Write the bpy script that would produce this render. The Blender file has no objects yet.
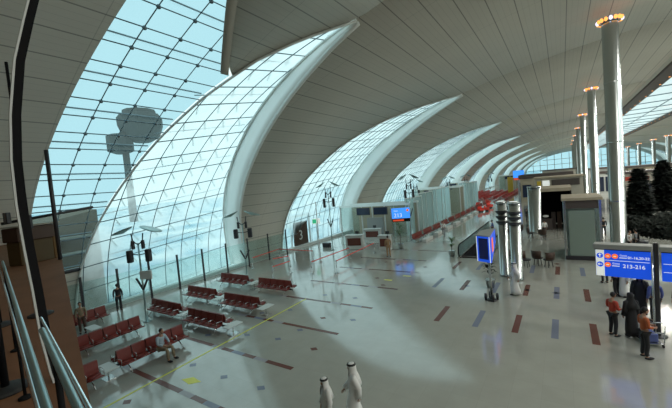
import bpy, bmesh, math, random
import numpy as np
from mathutils import Vector, Matrix, Euler
random.seed(7)
PI = math.pi
C = bpy.context.scene.collection
SC = bpy.context.scene

# ------------------------------------------------------------------ camera
F = 343.0; CX, CY = 336.0, 204.0; EYE = 7.0
vy = np.array([562-CX, 165-CY, F]); vy /= np.linalg.norm(vy)
vx = np.array([-(-180-CX), -(230-CY), -F]); vx = vx - vy*(vx@vy); vx /= np.linalg.norm(vx)
vz = np.cross(vx, vy)
RW = np.stack([vx, vy, vz])                       # rows: world axes seen in camera frame (x right, y down, z forward)
cam = bpy.data.objects.new('camera', bpy.data.cameras.new('camera')); C.objects.link(cam)
cam.data.sensor_width = 36; cam.data.lens = 36*F/672; cam.data.clip_end = 3000; cam.data.clip_start = .05
right = RW @ np.array([1, 0, 0]); up = RW @ np.array([0, -1, 0]); back = RW @ np.array([0, 0, -1])
M4 = Matrix([[right[0], up[0], back[0], 0], [right[1], up[1], back[1], 0], [right[2], up[2], back[2], EYE], [0, 0, 0, 1]])
cam.matrix_world = M4
SC.camera = cam

def at(px, py, z=0.0):
    """point of the photograph -> point on the horizontal plane of height z"""
    d = RW @ np.array([px-CX, py-CY, F]); t = (z-EYE)/d[2]
    return Vector((float(t*d[0]), float(t*d[1]), z))

# ------------------------------------------------------------------ materials
MATS = {}
def mat(name, col, rough=.5, metal=0., spec=.5, coat=0., emit=None, es=0., noise=None, bump=None, alpha=None):
    if name in MATS: return MATS[name]
    m = bpy.data.materials.new(name); m.use_nodes = True; nt = m.node_tree; N = nt.nodes; L = nt.links
    b = N['Principled BSDF']
    b.inputs['Base Color'].default_value = (*col, 1); b.inputs['Roughness'].default_value = rough
    b.inputs['Metallic'].default_value = metal; b.inputs['Specular IOR Level'].default_value = spec
    b.inputs['Coat Weight'].default_value = coat
    if emit: b.inputs['Emission Color'].default_value = (*emit, 1); b.inputs['Emission Strength'].default_value = es
    if noise:
        sc, amt = noise
        tc = N.new('ShaderNodeTexCoord'); nz = N.new('ShaderNodeTexNoise'); nz.inputs['Scale'].default_value = sc; nz.inputs['Detail'].default_value = 4
        L.new(tc.outputs['Object'], nz.inputs['Vector'])
        mx = N.new('ShaderNodeMix'); mx.data_type = 'RGBA'
        mx.inputs[6].default_value = (*[c*(1-amt) for c in col], 1); mx.inputs[7].default_value = (*[min(1, c*(1+amt)) for c in col], 1)
        L.new(nz.outputs['Fac'], mx.inputs[0]); L.new(mx.outputs[2], b.inputs['Base Color'])
        if bump:
            bp = N.new('ShaderNodeBump'); bp.inputs['Strength'].default_value = bump; bp.inputs['Distance'].default_value = .02
            L.new(nz.outputs['Fac'], bp.inputs['Height']); L.new(bp.outputs[0], b.inputs['Normal'])
    MATS[name] = m; return m

def glass(name, tint, milk=.0, milkcol=(.8, .95, .95), gloss=.08, noise=False):
    m = bpy.data.materials.new(name); m.use_nodes = True; nt = m.node_tree; N = nt.nodes; L = nt.links
    for n in list(N): N.remove(n)
    out = N.new('ShaderNodeOutputMaterial')
    tr = N.new('ShaderNodeBsdfTransparent'); tr.inputs[0].default_value = (*tint, 1)
    gl = N.new('ShaderNodeBsdfGlossy'); gl.inputs['Roughness'].default_value = .03
    m1 = N.new('ShaderNodeMixShader'); fr = N.new('ShaderNodeFresnel'); fr.inputs[0].default_value = 1.3
    L.new(fr.outputs[0], m1.inputs[0]); L.new(tr.outputs[0], m1.inputs[1]); L.new(gl.outputs[0], m1.inputs[2])
    last = m1
    if milk > 0:
        tl = N.new('ShaderNodeBsdfTranslucent'); tl.inputs[0].default_value = (*milkcol, 1)
        m2 = N.new('ShaderNodeMixShader'); m2.inputs[0].default_value = milk
        L.new(m1.outputs[0], m2.inputs[1]); L.new(tl.outputs[0], m2.inputs[2]); last = m2
        if noise:
            tc = N.new('ShaderNodeTexCoord'); nz = N.new('ShaderNodeTexNoise'); nz.inputs['Scale'].default_value = .35; nz.inputs['Detail'].default_value = 5
            mr = N.new('ShaderNodeMapRange'); mr.inputs[1].default_value = .35; mr.inputs[2].default_value = .65
            mr.inputs[3].default_value = max(0, milk-.25); mr.inputs[4].default_value = min(1, milk+.25)
            L.new(tc.outputs['Object'], nz.inputs['Vector']); L.new(nz.outputs['Fac'], mr.inputs[0]); L.new(mr.outputs[0], m2.inputs[0])
    L.new(last.outputs[0], out.inputs[0]); MATS[name] = m; return m

def ceiling_mat():
    m = bpy.data.materials.new('ceiling_panels'); m.use_nodes = True; nt = m.node_tree; N = nt.nodes; L = nt.links
    b = N['Principled BSDF']; b.inputs['Roughness'].default_value = .55
    uv = N.new('ShaderNodeUVMap'); uv.uv_map = 'UVMap'
    sp = N.new('ShaderNodeSeparateXYZ'); L.new(uv.outputs[0], sp.inputs[0])
    def line(sock, period, width):
        a = N.new('ShaderNodeMath'); a.operation = 'DIVIDE'; a.inputs[1].default_value = period; L.new(sock, a.inputs[0])
        f = N.new('ShaderNodeMath'); f.operation = 'FRACT'; L.new(a.outputs[0], f.inputs[0])
        c = N.new('ShaderNodeMath'); c.operation = 'LESS_THAN'; c.inputs[1].default_value = width/period; L.new(f.outputs[0], c.inputs[0])
        return c.outputs[0]
    l1 = line(sp.outputs[0], 1.25, .055); l2 = line(sp.outputs[1], 6.0, .03); l3 = line(sp.outputs[0], .3125, .02)
    nz = N.new('ShaderNodeTexNoise'); nz.inputs['Scale'].default_value = .25; nz.inputs['Detail'].default_value = 6; L.new(uv.outputs[0], nz.inputs['Vector'])
    mx = N.new('ShaderNodeMix'); mx.data_type = 'RGBA'; mx.inputs[6].default_value = (.60, .575, .51, 1); mx.inputs[7].default_value = (.70, .675, .60, 1)
    L.new(nz.outputs['Fac'], mx.inputs[0]); prev = mx.outputs[2]
    for l, k in ((l3, .85), (l2, .75), (l1, .48)):
        mm = N.new('ShaderNodeMix'); mm.data_type = 'RGBA'; mm.blend_type = 'MULTIPLY'
        mm.inputs[7].default_value = (k, k, k, 1); L.new(l, mm.inputs[0]); L.new(prev, mm.inputs[6]); prev = mm.outputs[2]
    L.new(prev, b.inputs['Base Color']); MATS['ceiling'] = m; return m

def floor_mat():
    m = bpy.data.materials.new('polished_floor'); m.use_nodes = True; nt = m.node_tree; N = nt.nodes; L = nt.links
    b = N['Principled BSDF']; b.inputs['Roughness'].default_value = .12; b.inputs['Specular IOR Level'].default_value = .85; b.inputs['Coat Weight'].default_value = .5; b.inputs['Coat Roughness'].default_value = .08
    tc = N.new('ShaderNodeTexCoord')
    br = N.new('ShaderNodeTexBrick'); br.offset = 0; br.inputs['Scale'].default_value = 1.0
    br.inputs['Brick Width'].default_value = .82; br.inputs['Row Height'].default_value = .82; br.inputs['Mortar Size'].default_value = .004
    br.inputs['Color1'].default_value = (.37, .375, .335, 1); br.inputs['Color2'].default_value = (.355, .36, .32, 1); br.inputs['Mortar'].default_value = (.32, .32, .29, 1)
    L.new(tc.outputs['Object'], br.inputs['Vector'])
    nz = N.new('ShaderNodeTexNoise'); nz.inputs['Scale'].default_value = 1.3; nz.inputs['Detail'].default_value = 8; L.new(tc.outputs['Object'], nz.inputs['Vector'])
    mr = N.new('ShaderNodeMapRange'); mr.inputs[3].default_value = .88; mr.inputs[4].default_value = 1.1; L.new(nz.outputs['Fac'], mr.inputs[0])
    mm = N.new('ShaderNodeMix'); mm.data_type = 'RGBA'; mm.blend_type = 'MULTIPLY'; mm.inputs[0].default_value = 1
    L.new(br.outputs['Color'], mm.inputs[6]); L.new(mr.outputs[0], mm.inputs[7]); L.new(mm.outputs[2], b.inputs['Base Color'])
    MATS['floor'] = m; return m

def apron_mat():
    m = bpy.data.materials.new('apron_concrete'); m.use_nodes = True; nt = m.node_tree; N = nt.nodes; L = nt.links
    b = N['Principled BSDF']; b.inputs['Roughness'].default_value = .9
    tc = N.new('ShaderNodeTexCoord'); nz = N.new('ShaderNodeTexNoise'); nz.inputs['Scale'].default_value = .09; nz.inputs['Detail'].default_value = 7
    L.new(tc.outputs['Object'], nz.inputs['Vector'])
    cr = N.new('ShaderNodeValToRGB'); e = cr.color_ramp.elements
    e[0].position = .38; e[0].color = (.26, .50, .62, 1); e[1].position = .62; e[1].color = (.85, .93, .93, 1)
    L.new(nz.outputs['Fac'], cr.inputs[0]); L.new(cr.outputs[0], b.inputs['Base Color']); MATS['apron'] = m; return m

ceiling_mat(); floor_mat(); apron_mat()
mat('white_steel', (.82, .86, .84), .4)
mat('reveal_white', (.93, .96, .94), .5, noise=(.8, .04))
mat('mullion', (.15, .21, .24), .4, .2)
mat('mullion_light', (.62, .68, .68), .4)
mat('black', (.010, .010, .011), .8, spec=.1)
mat('dark', (.03, .03, .035), .4)
mat('steel', (.55, .58, .58), .22, 1.)
mat('mirror_steel', (.50, .54, .54), .27, 1., noise=(.5, .12))
mat('teal_steel', (.30, .42, .42), .3, .7)
mat('chrome', (.8, .82, .82), .12, 1.)
mat('frosted', (.22, .28, .24), .25)
mat('red_seat', (.17, .020, .012), .38, noise=(14, .2))
mat('bright_red', (.85, .07, .05), .4)
mat('brown_floor', (.20, .095, .05), .7, spec=.12, noise=(1.5, .25))
mat('brown_wood', (.06, .032, .02), .5, noise=(6, .2))
mat('ochre', (.075, .048, .014), .6, noise=(3, .15))
mat('tan', (.36, .31, .23), .6, noise=(2, .1))
mat('beige', (.42, .39, .33), .6)
mat('grey', (.30, .31, .30), .55)
mat('light_grey', (.55, .57, .55), .5)
mat('dark_panel', (.07, .055, .05), .5)
mat('inlay_brown', (.13, .045, .035), .25)
mat('inlay_blue', (.16, .18, .25), .25)
mat('inlay_grey_reflect', (.30, .29, .31), .25)
mat('yellow', (.72, .72, .06), .4)
mat('sign_yellow', (.7, .5, .05), .4)
mat('blue_sign', (.01, .06, .55), .35, emit=(.01, .10, .85), es=.55)
mat('blue_light', (.03, .2, .8), .35, emit=(.05, .28, .95), es=.9)
mat('navy', (.01, .015, .16), .4)
mat('sign_white', (.8, .82, .8), .4, emit=(.9, .95, .9), es=.45)
mat('sign_orange', (.9, .16, .02), .4, emit=(1, .18, .02), es=.7)
mat('screen', (.02, .03, .06), .2)
mat('led_red', (.3, .02, .01), .3, emit=(1, .12, .04), es=.5)
mat('lamp_amber', (1, .45, .12), .4, emit=(1, .36, .08), es=1.6)
mat('lamp_white', (1, .95, .9), .4, emit=(1, .9, .85), es=5)
mat('lamp_violet', (.8, .8, 1), .4, emit=(.75, .7, 1), es=1.6)
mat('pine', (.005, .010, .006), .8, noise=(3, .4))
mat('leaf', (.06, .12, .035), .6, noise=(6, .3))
mat('bark', (.06, .04, .025), .8)
mat('green_sign', (.05, .5, .25), .4, emit=(.05, .6, .3), es=.4)
mat('rubber', (.02, .02, .02), .7)
mat('skin', (.34, .19, .12), .55)
mat('hair', (.012, .01, .009), .6)
mat('robe_white', (.74, .74, .72), .7)
mat('robe_dark', (.012, .012, .014), .7)
mat('cloth_red', (.45, .055, .03), .7); mat('cloth_orange', (.42, .10, .03), .7)
mat('cloth_blue', (.09, .12, .32), .7); mat('cloth_black', (.015, .015, .018), .7)
mat('cloth_grey', (.22, .23, .24), .7); mat('cloth_khaki', (.20, .16, .10), .7); mat('cloth_lightblue', (.35, .45, .52), .7)
mat('cloth_tan', (.32, .2, .10), .7); mat('cloth_white', (.7, .7, .68), .7)
mat('tower', (.05, .052, .044), .7)
mat('hazebuilding', (.12, .065, .018), .8); mat('hazeroof', (.34, .31, .25), .8)
glass('window_glass', (.74, .92, .96), .48, (.86, .98, 1), noise=True)
glass('window_glass_clear', (.46, .67, .75), .08)
glass('skylight_glass', (.95, 1, 1), .75, (.95, 1, 1))
for n_ in MATS['skylight_glass'].node_tree.nodes:
    if n_.type == 'FRESNEL': n_.inputs[0].default_value = 1.03
glass('screen_glass', (.90, .96, .95), .10, (.75, .92, .9))
glass('partition_glass', (.85, .97, .97), .28, (.85, 1, 1))
glass('green_glass', (.72, .84, .76), .35, (.6, .72, .64))
glass('bronze_glass', (.55, .40, .28), .15, (.3, .18, .1))

# ------------------------------------------------------------------ mesh builder
class MB:
    def __init__(s): s.v = []; s.f = []; s.m = []; s.sm = []; s.cur = 0; s.smooth = False; s.uv = None
    def face(s, idx): s.f.append(idx); s.m.append(s.cur); s.sm.append(s.smooth)
    def quad(s, a, b, c, d):
        n = len(s.v); s.v += [tuple(a), tuple(b), tuple(c), tuple(d)]; s.face((n, n+1, n+2, n+3)); return s
    def box(s, c, sz, rz=0., M=None):
        n = len(s.v); R = Matrix.Rotation(rz, 3, 'Z') if M is None else M
        for dx in (-.5, .5):
            for dy in (-.5, .5):
                for dz in (-.5, .5): s.v.append(tuple(Vector(c) + R @ Vector((dx*sz[0], dy*sz[1], dz*sz[2]))))
        sm = s.smooth; s.smooth = False
        for q in ((0, 1, 3, 2), (4, 6, 7, 5), (0, 4, 5, 1), (2, 3, 7, 6), (0, 2, 6, 4), (1, 5, 7, 3)): s.face(tuple(n+i for i in q))
        s.smooth = sm; return s
    def rbox(s, c, sz, r=.02, rz=0.):
        """box with chamfered vertical and top edges"""
        x, y, z = sz[0]/2, sz[1]/2, sz[2]/2; R = Matrix.Rotation(rz, 3, 'Z'); n = len(s.v)
        def ring(k, zz):
            a, b = x-k, y-k
            pts = [(a-r, b), (-a+r, b), (-a, b-r), (-a, -b+r), (-a+r, -b), (a-r, -b), (a, -b+r), (a, b-r)]
            for p in pts: s.v.append(tuple(Vector(c)+R@Vector((p[0], p[1], zz))))
        ring(r*.6, -z); ring(0, -z+r*.6); ring(0, z-r*.6); ring(r*.6, z)
        for k in range(3):
            for i in range(8): a = n+8*k+i; b = n+8*k+(i+1) % 8; s.face((a, b, b+8, a+8))
        s.face(tuple(n+i for i in range(7, -1, -1))); s.face(tuple(n+24+i for i in range(8))); return s
    def tube(s, pts, r, seg=8, cap=True, r2=None):
        pts = [Vector(p) for p in pts]; n = len(s.v); k = len(pts)
        for i, p in enumerate(pts):
            d = (pts[min(i+1, k-1)]-pts[max(i-1, 0)]).normalized()
            if i == 0:
                a = Vector((0, 0, 1)) if abs(d.z) < .9 else Vector((1, 0, 0)); u = d.cross(a).normalized()
            else: u = (u-d*u.dot(d)).normalized()
            w = d.cross(u)
            rr = r if r2 is None else r+(r2-r)*i/(k-1)
            for j in range(seg): t = 2*PI*j/seg; s.v.append(tuple(p+u*math.cos(t)*rr+w*math.sin(t)*rr))
        for i in range(k-1):
            for j in range(seg): a = n+i*seg+j; b = n+i*seg+(j+1) % seg; s.face((a, a+seg, b+seg, b))
        if cap: s.face(tuple(n+j for j in range(seg))); s.face(tuple(n+(k-1)*seg+j for j in range(seg-1, -1, -1)))
        return s
    def lathe(s, prof, c=(0, 0, 0), seg=20, sx=1., sy=1., M=None):
        """prof: list of (radius, z); closed top and bottom"""
        n = len(s.v); k = len(prof); c = Vector(c)
        for r, z in prof:
            for j in range(seg):
                t = 2*PI*j/seg; p = Vector((r*sx*math.cos(t), r*sy*math.sin(t), z)); s.v.append(tuple(c+(M@p if M else p)))
        for i in range(k-1):
            for j in range(seg): a = n+i*seg+j; b = n+i*seg+(j+1) % seg; s.face((a, b, b+seg, a+seg))
        s.face(tuple(n+j for j in range(seg-1, -1, -1))); s.face(tuple(n+(k-1)*seg+j for j in range(seg))); return s
    def ball(s, c, r, seg=12, rings=8, M=None):
        if not hasattr(r, '__len__'): r = (r, r, r)
        prof = [(math.sin(PI*(i+.02)/(rings+.04)), -math.cos(PI*(i+.02)/(rings+.04))) for i in range(rings+1)]
        n = len(s.v); c = Vector(c)
        s.lathe([(a, b) for a, b in prof], (0, 0, 0), seg)
        for i in range(n, len(s.v)):
            p = Vector(s.v[i]); p = Vector((p.x*r[0], p.y*r[1], p.z*r[2])); s.v[i] = tuple(c+(M@p if M else p))
        return s
    def torus(s, c, R, r, seg=24, ring=8, M=None, sx=1, sy=1):
        n = len(s.v); c = Vector(c)
        for i in range(seg):
            a = 2*PI*i/seg
            for j in range(ring):
                b = 2*PI*j/ring; p = Vector(((R+r*math.cos(b))*math.cos(a)*sx, (R+r*math.cos(b))*math.sin(a)*sy, r*math.sin(b)))
                s.v.append(tuple(c+(M@p if M else p)))
        for i in range(seg):
            for j in range(ring):
                s.face((n+i*ring+j, n+((i+1) % seg)*ring+j, n+((i+1) % seg)*ring+(j+1) % ring, n+i*ring+(j+1) % ring))
        return s
    def prism(s, pts, z0, z1):
        n = len(s.v); k = len(pts)
        for z in (z0, z1):
            for p in pts: s.v.append((p[0], p[1], z))
        s.face(tuple(n+i for i in range(k-1, -1, -1))); s.face(tuple(n+k+i for i in range(k)))
        for i in range(k): s.face((n+i, n+(i+1) % k, n+k+(i+1) % k, n+k+i))
        return s
    def build(s, name, m, parent=None, uv=None):
        me = bpy.data.meshes.new(name); me.from_pydata(s.v, [], s.f)
        ms = m if isinstance(m, (list, tuple)) else [m]
        for q in ms: me.materials.append(MATS[q])
        me.polygons.foreach_set('material_index', s.m); me.polygons.foreach_set('use_smooth', s.sm)
        if uv is not None:
            l = me.uv_layers.new(name='UVMap')
            vi = np.zeros(len(me.loops), dtype=np.int32); me.loops.foreach_get('vertex_index', vi)
            l.data.foreach_set('uv', np.array(uv, dtype=np.float32)[vi].ravel())
        me.update()
        o = bpy.data.objects.new(name, me); C.objects.link(o)
        if parent: o.parent = parent
        return o

def tag(o, label, cat, group=None, kind=None):
    o['label'] = label; o['category'] = cat
    if group: o['group'] = group
    if kind: o['kind'] = kind
    return o
def struct(o): o['kind'] = 'structure'; return o
def empty(name, loc=(0, 0, 0), rz=0.):
    o = bpy.data.objects.new(name, None); C.objects.link(o); o.location = loc; o.rotation_euler = (0, 0, rz); o.empty_display_size = .2; return o
def copy_tree(o, parent=None):
    c = o.copy(); C.objects.link(c)
    if parent: c.parent = parent
    for ch in list(o.children): copy_tree(ch, c)
    return c
def place(first, used, loc, rz, label, cat, group):
    o = first if not used else copy_tree(first)
    o.location = loc; o.rotation_euler = (0, 0, rz); tag(o, label, cat, group); return o

# ------------------------------------------------------------------ the vault
XL, XR, A, B = 10., 22., 36., 17.3
TIP = 59.8
def vp(side, th, Y, off=0.):
    t = math.radians(th); c, s_ = math.cos(t), math.sin(t)
    nx, nz = c/A, s_/B; q = math.hypot(nx, nz)
    x = A*c+off*nx/q; z = B*s_+off*nz/q
    return (XL-x, Y, z) if side < 0 else (XR+x, Y, z)
ARC = [0.]
for i in range(1, 181):
    a0, a1 = math.radians((i-1)*.5), math.radians(i*.5)
    ARC.append(ARC[-1]+math.hypot(A*(math.cos(a1)-math.cos(a0)), B*(math.sin(a1)-math.sin(a0))))
def arc(th): return float(np.interp(th, [i*.5 for i in range(181)], ARC))
LF = {2: ([0, .17, .33, .48, .63, .75, .86, .93, 1], [0, .06, .15, .26, .37, .48, .62, .78, 1]),
      3: ([0, .26, .45, .65, .79, .89, 1], [0, .02, .05, .16, .36, .62, 1])}
RF = {2: ([0, .2, .41, .58, .72, .86, .95, 1], [0, .17, .37, .54, .70, .86, .96, 1]),
      3: ([0, .2, .45, .68, .83, .93, 1], [0, .03, .14, .38, .66, .86, 1])}
CRES = [(2, 8.3, 15.4, 22.5), (3, 27.6, 36.6, 42.7), (3, 51.5, 63, 73.5), (3, 82, 94, 102.), (3, 114, 124, 134), (3, 147, 158, 169), (3, 185, 198, 211), (3, 230, 246, 262), (3, 282, 297, 312)]
def cl(c, th):
    u = min(th/TIP, 1); return c[1]+(c[2]-c[1])*float(np.interp(u, *LF[c[0]]))
def cr_(c, th):
    u = min(th/TIP, 1); return c[3]-(c[3]-c[2])*float(np.interp(u, *RF[c[0]]))
TH1 = 10.5; TH1M = 48.6; TH1T = 66.
def c1l(th): return 6.1+.5*max(0, (th-25)/41)**2
def c1r(th):
    if th <= TH1M: return cl(CRES[0], th)
    return float(np.interp(th, [TH1M, 52.5, 56, 61, TH1T], [11.85, 10.6, 9.45, 8., 6.7]))
Y0, Y1 = -14., 330.
mb = MB(); mb.smooth = True; UV = []
def seg(side, t0, t1, lo, hi, n=None, maxd=8.):
    n = n or max(2, int((t1-t0)/1.6)); ths = [t0+(t1-t0)*i/n for i in range(n+1)]
    w = max(hi(t)-lo(t) for t in ths); k = max(1, int(w/maxd)); base = len(mb.v)
    for t in ths:
        a, b = lo(t), max(hi(t), lo(t))
        for j in range(k+1):
            Y = a+(b-a)*j/k; mb.v.append(vp(side, t, Y)); UV.append((arc(t), Y))
    for i in range(n):
        for j in range(k):
            q = base+i*(k+1)+j; f = (q, q+1, q+k+2, q+k+1)
            mb.face(f if side > 0 else f[::-1])
cs = CRES
seg(-1, 0, TH1, lambda t: Y0, lambda t: cl(cs[0], t))
seg(-1, TH1, TH1T, lambda t: Y0, c1l)
seg(-1, TH1T, 90, lambda t: Y0, lambda t: cs[0][2])
seg(-1, TH1M, TH1T, c1r, lambda t: cl(cs[0], t))
seg(1, 0, 90, lambda t: Y0, lambda t: cl(cs[0], t), 50)
for side in (-1, 1):
    for i in range(len(cs)):
        hi = (lambda t, i=i: cl(cs[i+1], t)) if i+1 < len(cs) else (lambda t: Y1)
        seg(side, 0, 90, lambda t, i=i: cr_(cs[i], t), hi, 50)
# flat crown on both sides of the ridge skylight
SK0, SK1 = 12.2, 21.9
for x0, x1 in ((XL, SK0), (SK1, XR)):
    b = len(mb.v); n = 40
    for j in range(n+1):
        Y = Y0+(Y1-Y0)*j/n
        for x in (x0, x1): mb.v.append((x, Y, B)); UV.append((arc(90)+x-XL, Y))
    for j in range(n): mb.face((b+2*j, b+2*j+1, b+2*j+3, b+2*j+2))
ceil = struct(mb.build('ceiling', 'ceiling', uv=UV))
so = ceil.modifiers.new('thick', 'SOLIDIFY'); so.thickness = .3; so.offset = 1

def ramp(u): return 2.0*(1-u**3.0)+.12*u
def window(idx, side, c, detail):
    root = struct(empty('window_%d' % idx)); far = not detail
    def P(th, t, extra=0.):
        L_, R_ = cl(c, th), cr_(c, th); Y = L_+(R_-L_)*t; D = ramp(th/TIP)
        return Vector(vp(side, th, Y, D*t+extra))
    n = 36; T = [TIP*i/n for i in range(n+1)]
    g = MB(); g.smooth = True; k = 4
    for th in T:
        for j in range(k+1): g.v.append(tuple(P(th, j/k, .05)))
    for i in range(n):
        for j in range(k): q = i*(k+1)+j; g.face((q, q+1, q+k+2, q+k+1))
    g.build('window_pane', 'window_glass', root)
    # deep white side of the opening
    r = MB(); r.smooth = True
    for th in T:
        Rr = cr_(c, th); D = ramp(th/TIP)
        for e in (-.12, D*.34, D*.67, D+.1): r.v.append(vp(side, th, Rr, e))
    for i in range(n):
        for j in range(3): q = i*4+j; r.face((q, q+1, q+5, q+4))
    rv = r.build('window_reveal', 'reveal_white', root)
    s2 = rv.modifiers.new('t', 'SOLIDIFY'); s2.thickness = .08; s2.offset = 0
    e = MB(); e.smooth = True
    e.tube([vp(side, th, cr_(c, th)+.1, -.1) for th in T], .16 if detail else .2, 6)
    e.build('window_rim', 'white_steel', root)
    e = MB(); e.smooth = True
    e.tube([vp(side, th, cl(c, th)-.02, -.05) for th in T], .07, 6)
    if detail: e.tube([tuple(P(th, .985, -.05)) for th in T], .09, 6)
    e.build('window_edge', 'white_steel', root)
    # glazing bars
    f = MB(); f.smooth = True; w = MB(); rr = .030 if detail else .035
    rows = []; s_ = 0.; tot = arc(TIP); step = 1.62 if detail else 3.3
    while s_ < tot-.6:
        th = float(np.interp(s_, ARC, [i*.5 for i in range(181)])); rows.append(th); s_ += step
    for i, th in enumerate(rows):
        f.tube([tuple(P(th, t)) for t in (0, .33, .66, 1)], rr, 4)
        if detail and i % 2 == 0: f.tube([tuple(P(th+.55, t, .45)) for t in (0, .33, .66, 1)], .028, 4)
    Ys = np.arange(c[1]+.6, c[3], 1.5 if detail else 3.2)
    for Y in Ys:
        run = []
        for th in [TIP*i/60 for i in range(61)]:
            L_, R_ = cl(c, th), cr_(c, th)
            if L_ < Y < R_-.05: run.append(tuple(P(th, (Y-L_)/(R_-L_))))
        if len(run) > 2: f.tube(run, rr, 4)
    f.build('glazing_bars', 'mullion', root)
    if detail:          # short white tie rods behind the panes
        for i in range(len(rows)-1):
            tm = rows[i]
            for Y in Ys:
                L_, R_ = cl(c, tm), cr_(c, tm)
                if L_+.2 < Y < R_-1.2:
                    a = P(tm-.3, (Y+.1-L_)/(R_-L_), .12); b = P(tm-2.2, (Y+.65-L_)/(R_-L_), .12)
                    w.tube([tuple(a), tuple(b)], .03, 4)
        w.build('tie_rods', 'white_steel', root)
    return root
for i, c in enumerate(cs): window(i+2, -1, c, i < 3)
for i, c in enumerate(cs[1:]): window(i+11, 1, c, False)

# a window's reflection in the glass, built as a real opening with wide panes
root = struct(empty('window_1'))
def P1(th, Y, e=0.): return vp(-1, th, Y, e)
g = MB(); g.smooth = True; n = 44; T1 = [TH1+(TH1T-TH1)*i/n for i in range(n+1)]
for th in T1:
    for j in range(4): g.v.append(P1(th, c1l(th)+(c1r(th)-c1l(th))*j/3, .12))
for i in range(n):
    for j in range(3): q = i*4+j; g.face((q, q+1, q+5, q+4))
g.build('window_pane', 'window_glass_clear', root)
f = MB(); f.smooth = True; nd = MB(); nd.smooth = True
s_ = arc(TH1); rows1 = []
while s_ < arc(TH1T)-.3:
    rows1.append(float(np.interp(s_, ARC, [i*.5 for i in range(181)]))); s_ += 1.12
for i, th in enumerate(rows1):
    a, b = c1l(th), c1r(th)
    f.tube([P1(th, a), P1(th, (a+b)/2), P1(th, b)], .026, 4)
    if i % 2 == 0: f.tube([P1(th+.55, a, .2), P1(th+.55, b, .2)], .036, 4)
for Y in (7.3, 8.75, 10.2):
    run = [P1(t, Y) for t in T1 if c1l(t) < Y < c1r(t)-.02]
    if len(run) > 2: f.tube(run, .026, 4)
    for th in rows1:
        if c1l(th) < Y < c1r(th): nd.ball(P1(th, Y, -.03), .09, 6, 4)
f.build('glazing_bars', 'mullion', root); nd.build('glass_fittings', 'mullion', root)
f = MB(); f.smooth = True
ths = [TH1M+.12+(TH1T-TH1M-.12)*i/20 for i in range(21)]
b = MB(); b.smooth = True
for th in ths: b.v += [P1(th, c1r(th)-.35, -.06), P1(th, c1r(th)+.12, -.06)]
for i in range(20): b.face((2*i, 2*i+2, 2*i+3, 2*i+1))
o = b.build('window_frame', 'beige', root); sm_ = o.modifiers.new('t', 'SOLIDIFY'); sm_.thickness = .05
f.tube([P1(TH1, 6.0), P1(TH1, c1r(TH1))], .12, 6); f.build('window_sill', 'dark', root)

# ridge skylight
root = struct(empty('window_21'))
MB().quad((SK0, Y0, B+.1), (SK1, Y0, B+.1), (SK1, Y1, B+.1), (SK0, Y1, B+.1)).build('window_pane', 'skylight_glass', root)
f = MB()
for i in range(int((Y1-Y0)/9)): f.box(((SK0+SK1)/2, Y0+i*9+3, B-.02), (SK1-SK0, .12, .15))
f.box(((SK0+SK1)/2, (Y0+Y1)/2, B-.02), (.1, Y1-Y0, .15)); f.build('glazing_bars', 'mullion', root)
f = MB()
for x in (SK0-.85, SK1+.85):
    f.box((x, (Y0+Y1)/2, B-.17), (1.7, Y1-Y0, .3))
f.build('skylight_kerb', 'dark_panel', root)
f = MB()
for i in range(60):
    for x in (SK0-.35, SK1+.35): f.box((x, 6+i*5, B-.34), (.16, .16, .05))
f.build('skylight_lamps', 'lamp_amber', root)

# end walls
root = struct(empty('wall_front'))
def endwall(Y, m, name, parent=None, x0=-25.9, x1=57.9):
    e = MB(); pts = []
    for i in range(0, 91, 3): pts.append(vp(-1, i, Y))
    for i in range(90, -1, -3): pts.append(vp(1, i, Y))
    e.v = [tuple(p) for p in pts]; e.face(tuple(range(len(pts)))); return e.build(name, m, parent)
endwall(Y1, 'window_glass_clear', 'wall_glazing', root)
f = MB()
for i in range(-5, 12): f.box((i*5, Y1-.2, 8), (.35, .3, 17 if -3 < i < 10 else 11))
for z in (4, 8, 12): f.box((16, Y1-.2, z), (80 if z < 12 else 58, .3, .3))
f.build('wall_frame', 'mullion_light', root)
bw = struct(endwall(Y0, 'beige', 'wall_back'))

# ------------------------------------------------------------------ floor with its inlays and the stairwell opening
fl = MB()
HX0, HX1, HY0, HY1 = -7.5, -5.2, 29.2, 40.
def rect(x0, y0, x1, y1, z=0.): fl.quad((x0, y0, z), (x1, y0, z), (x1, y1, z), (x0, y1, z))
rect(-26.6, Y0, HX0, Y1); rect(HX1, Y0, 58.6, Y1); rect(HX0, Y0, HX1, HY0); rect(HX0, HY1, HX1, Y1)
def inlay(x0, y0, x1, y1, m, z=.003): fl.cur = m; rect(x0, y0, x1, y1, z)
for Y in (6.65, 9.6, 12.9, 16.4, 19.9, 23.95, 27.6, 31.5):      # long bands across the hall
    xs = np.linspace(-16.1, -9.1, 11)
    for i in range(10): inlay(xs[i], Y-.11, xs[i+1], Y+.11, [1, 1, 3, 1, 2, 1, 3, 1, 1, 1][(i+int(Y)) % 10])  # grey and blue pieces put reflection tints into the band colour
cols_x = [-8.9, -7.1, -5.4, -3.63, -2.0, -.54, .82]
for k, Yc in enumerate((17., 22., 26.8)):
    for j, X in enumerate(cols_x[2:] if k == 0 else cols_x[1:]):
        if HX0-.3 < X < HX1+.3 and Yc+1 > HY0: continue
        inlay(X-.13, Yc-1.05, X+.13, Yc+1.05, 1 if (j+k) % 2 == 0 else 2)  # bluish strips have a reflection tint in their colour
def diamond(x, y, m, r=.16):
    fl.cur = m; fl.quad((x-r*1.3, y, .003), (x, y-r, .003), (x+r*1.3, y, .003), (x, y+r, .003))
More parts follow.
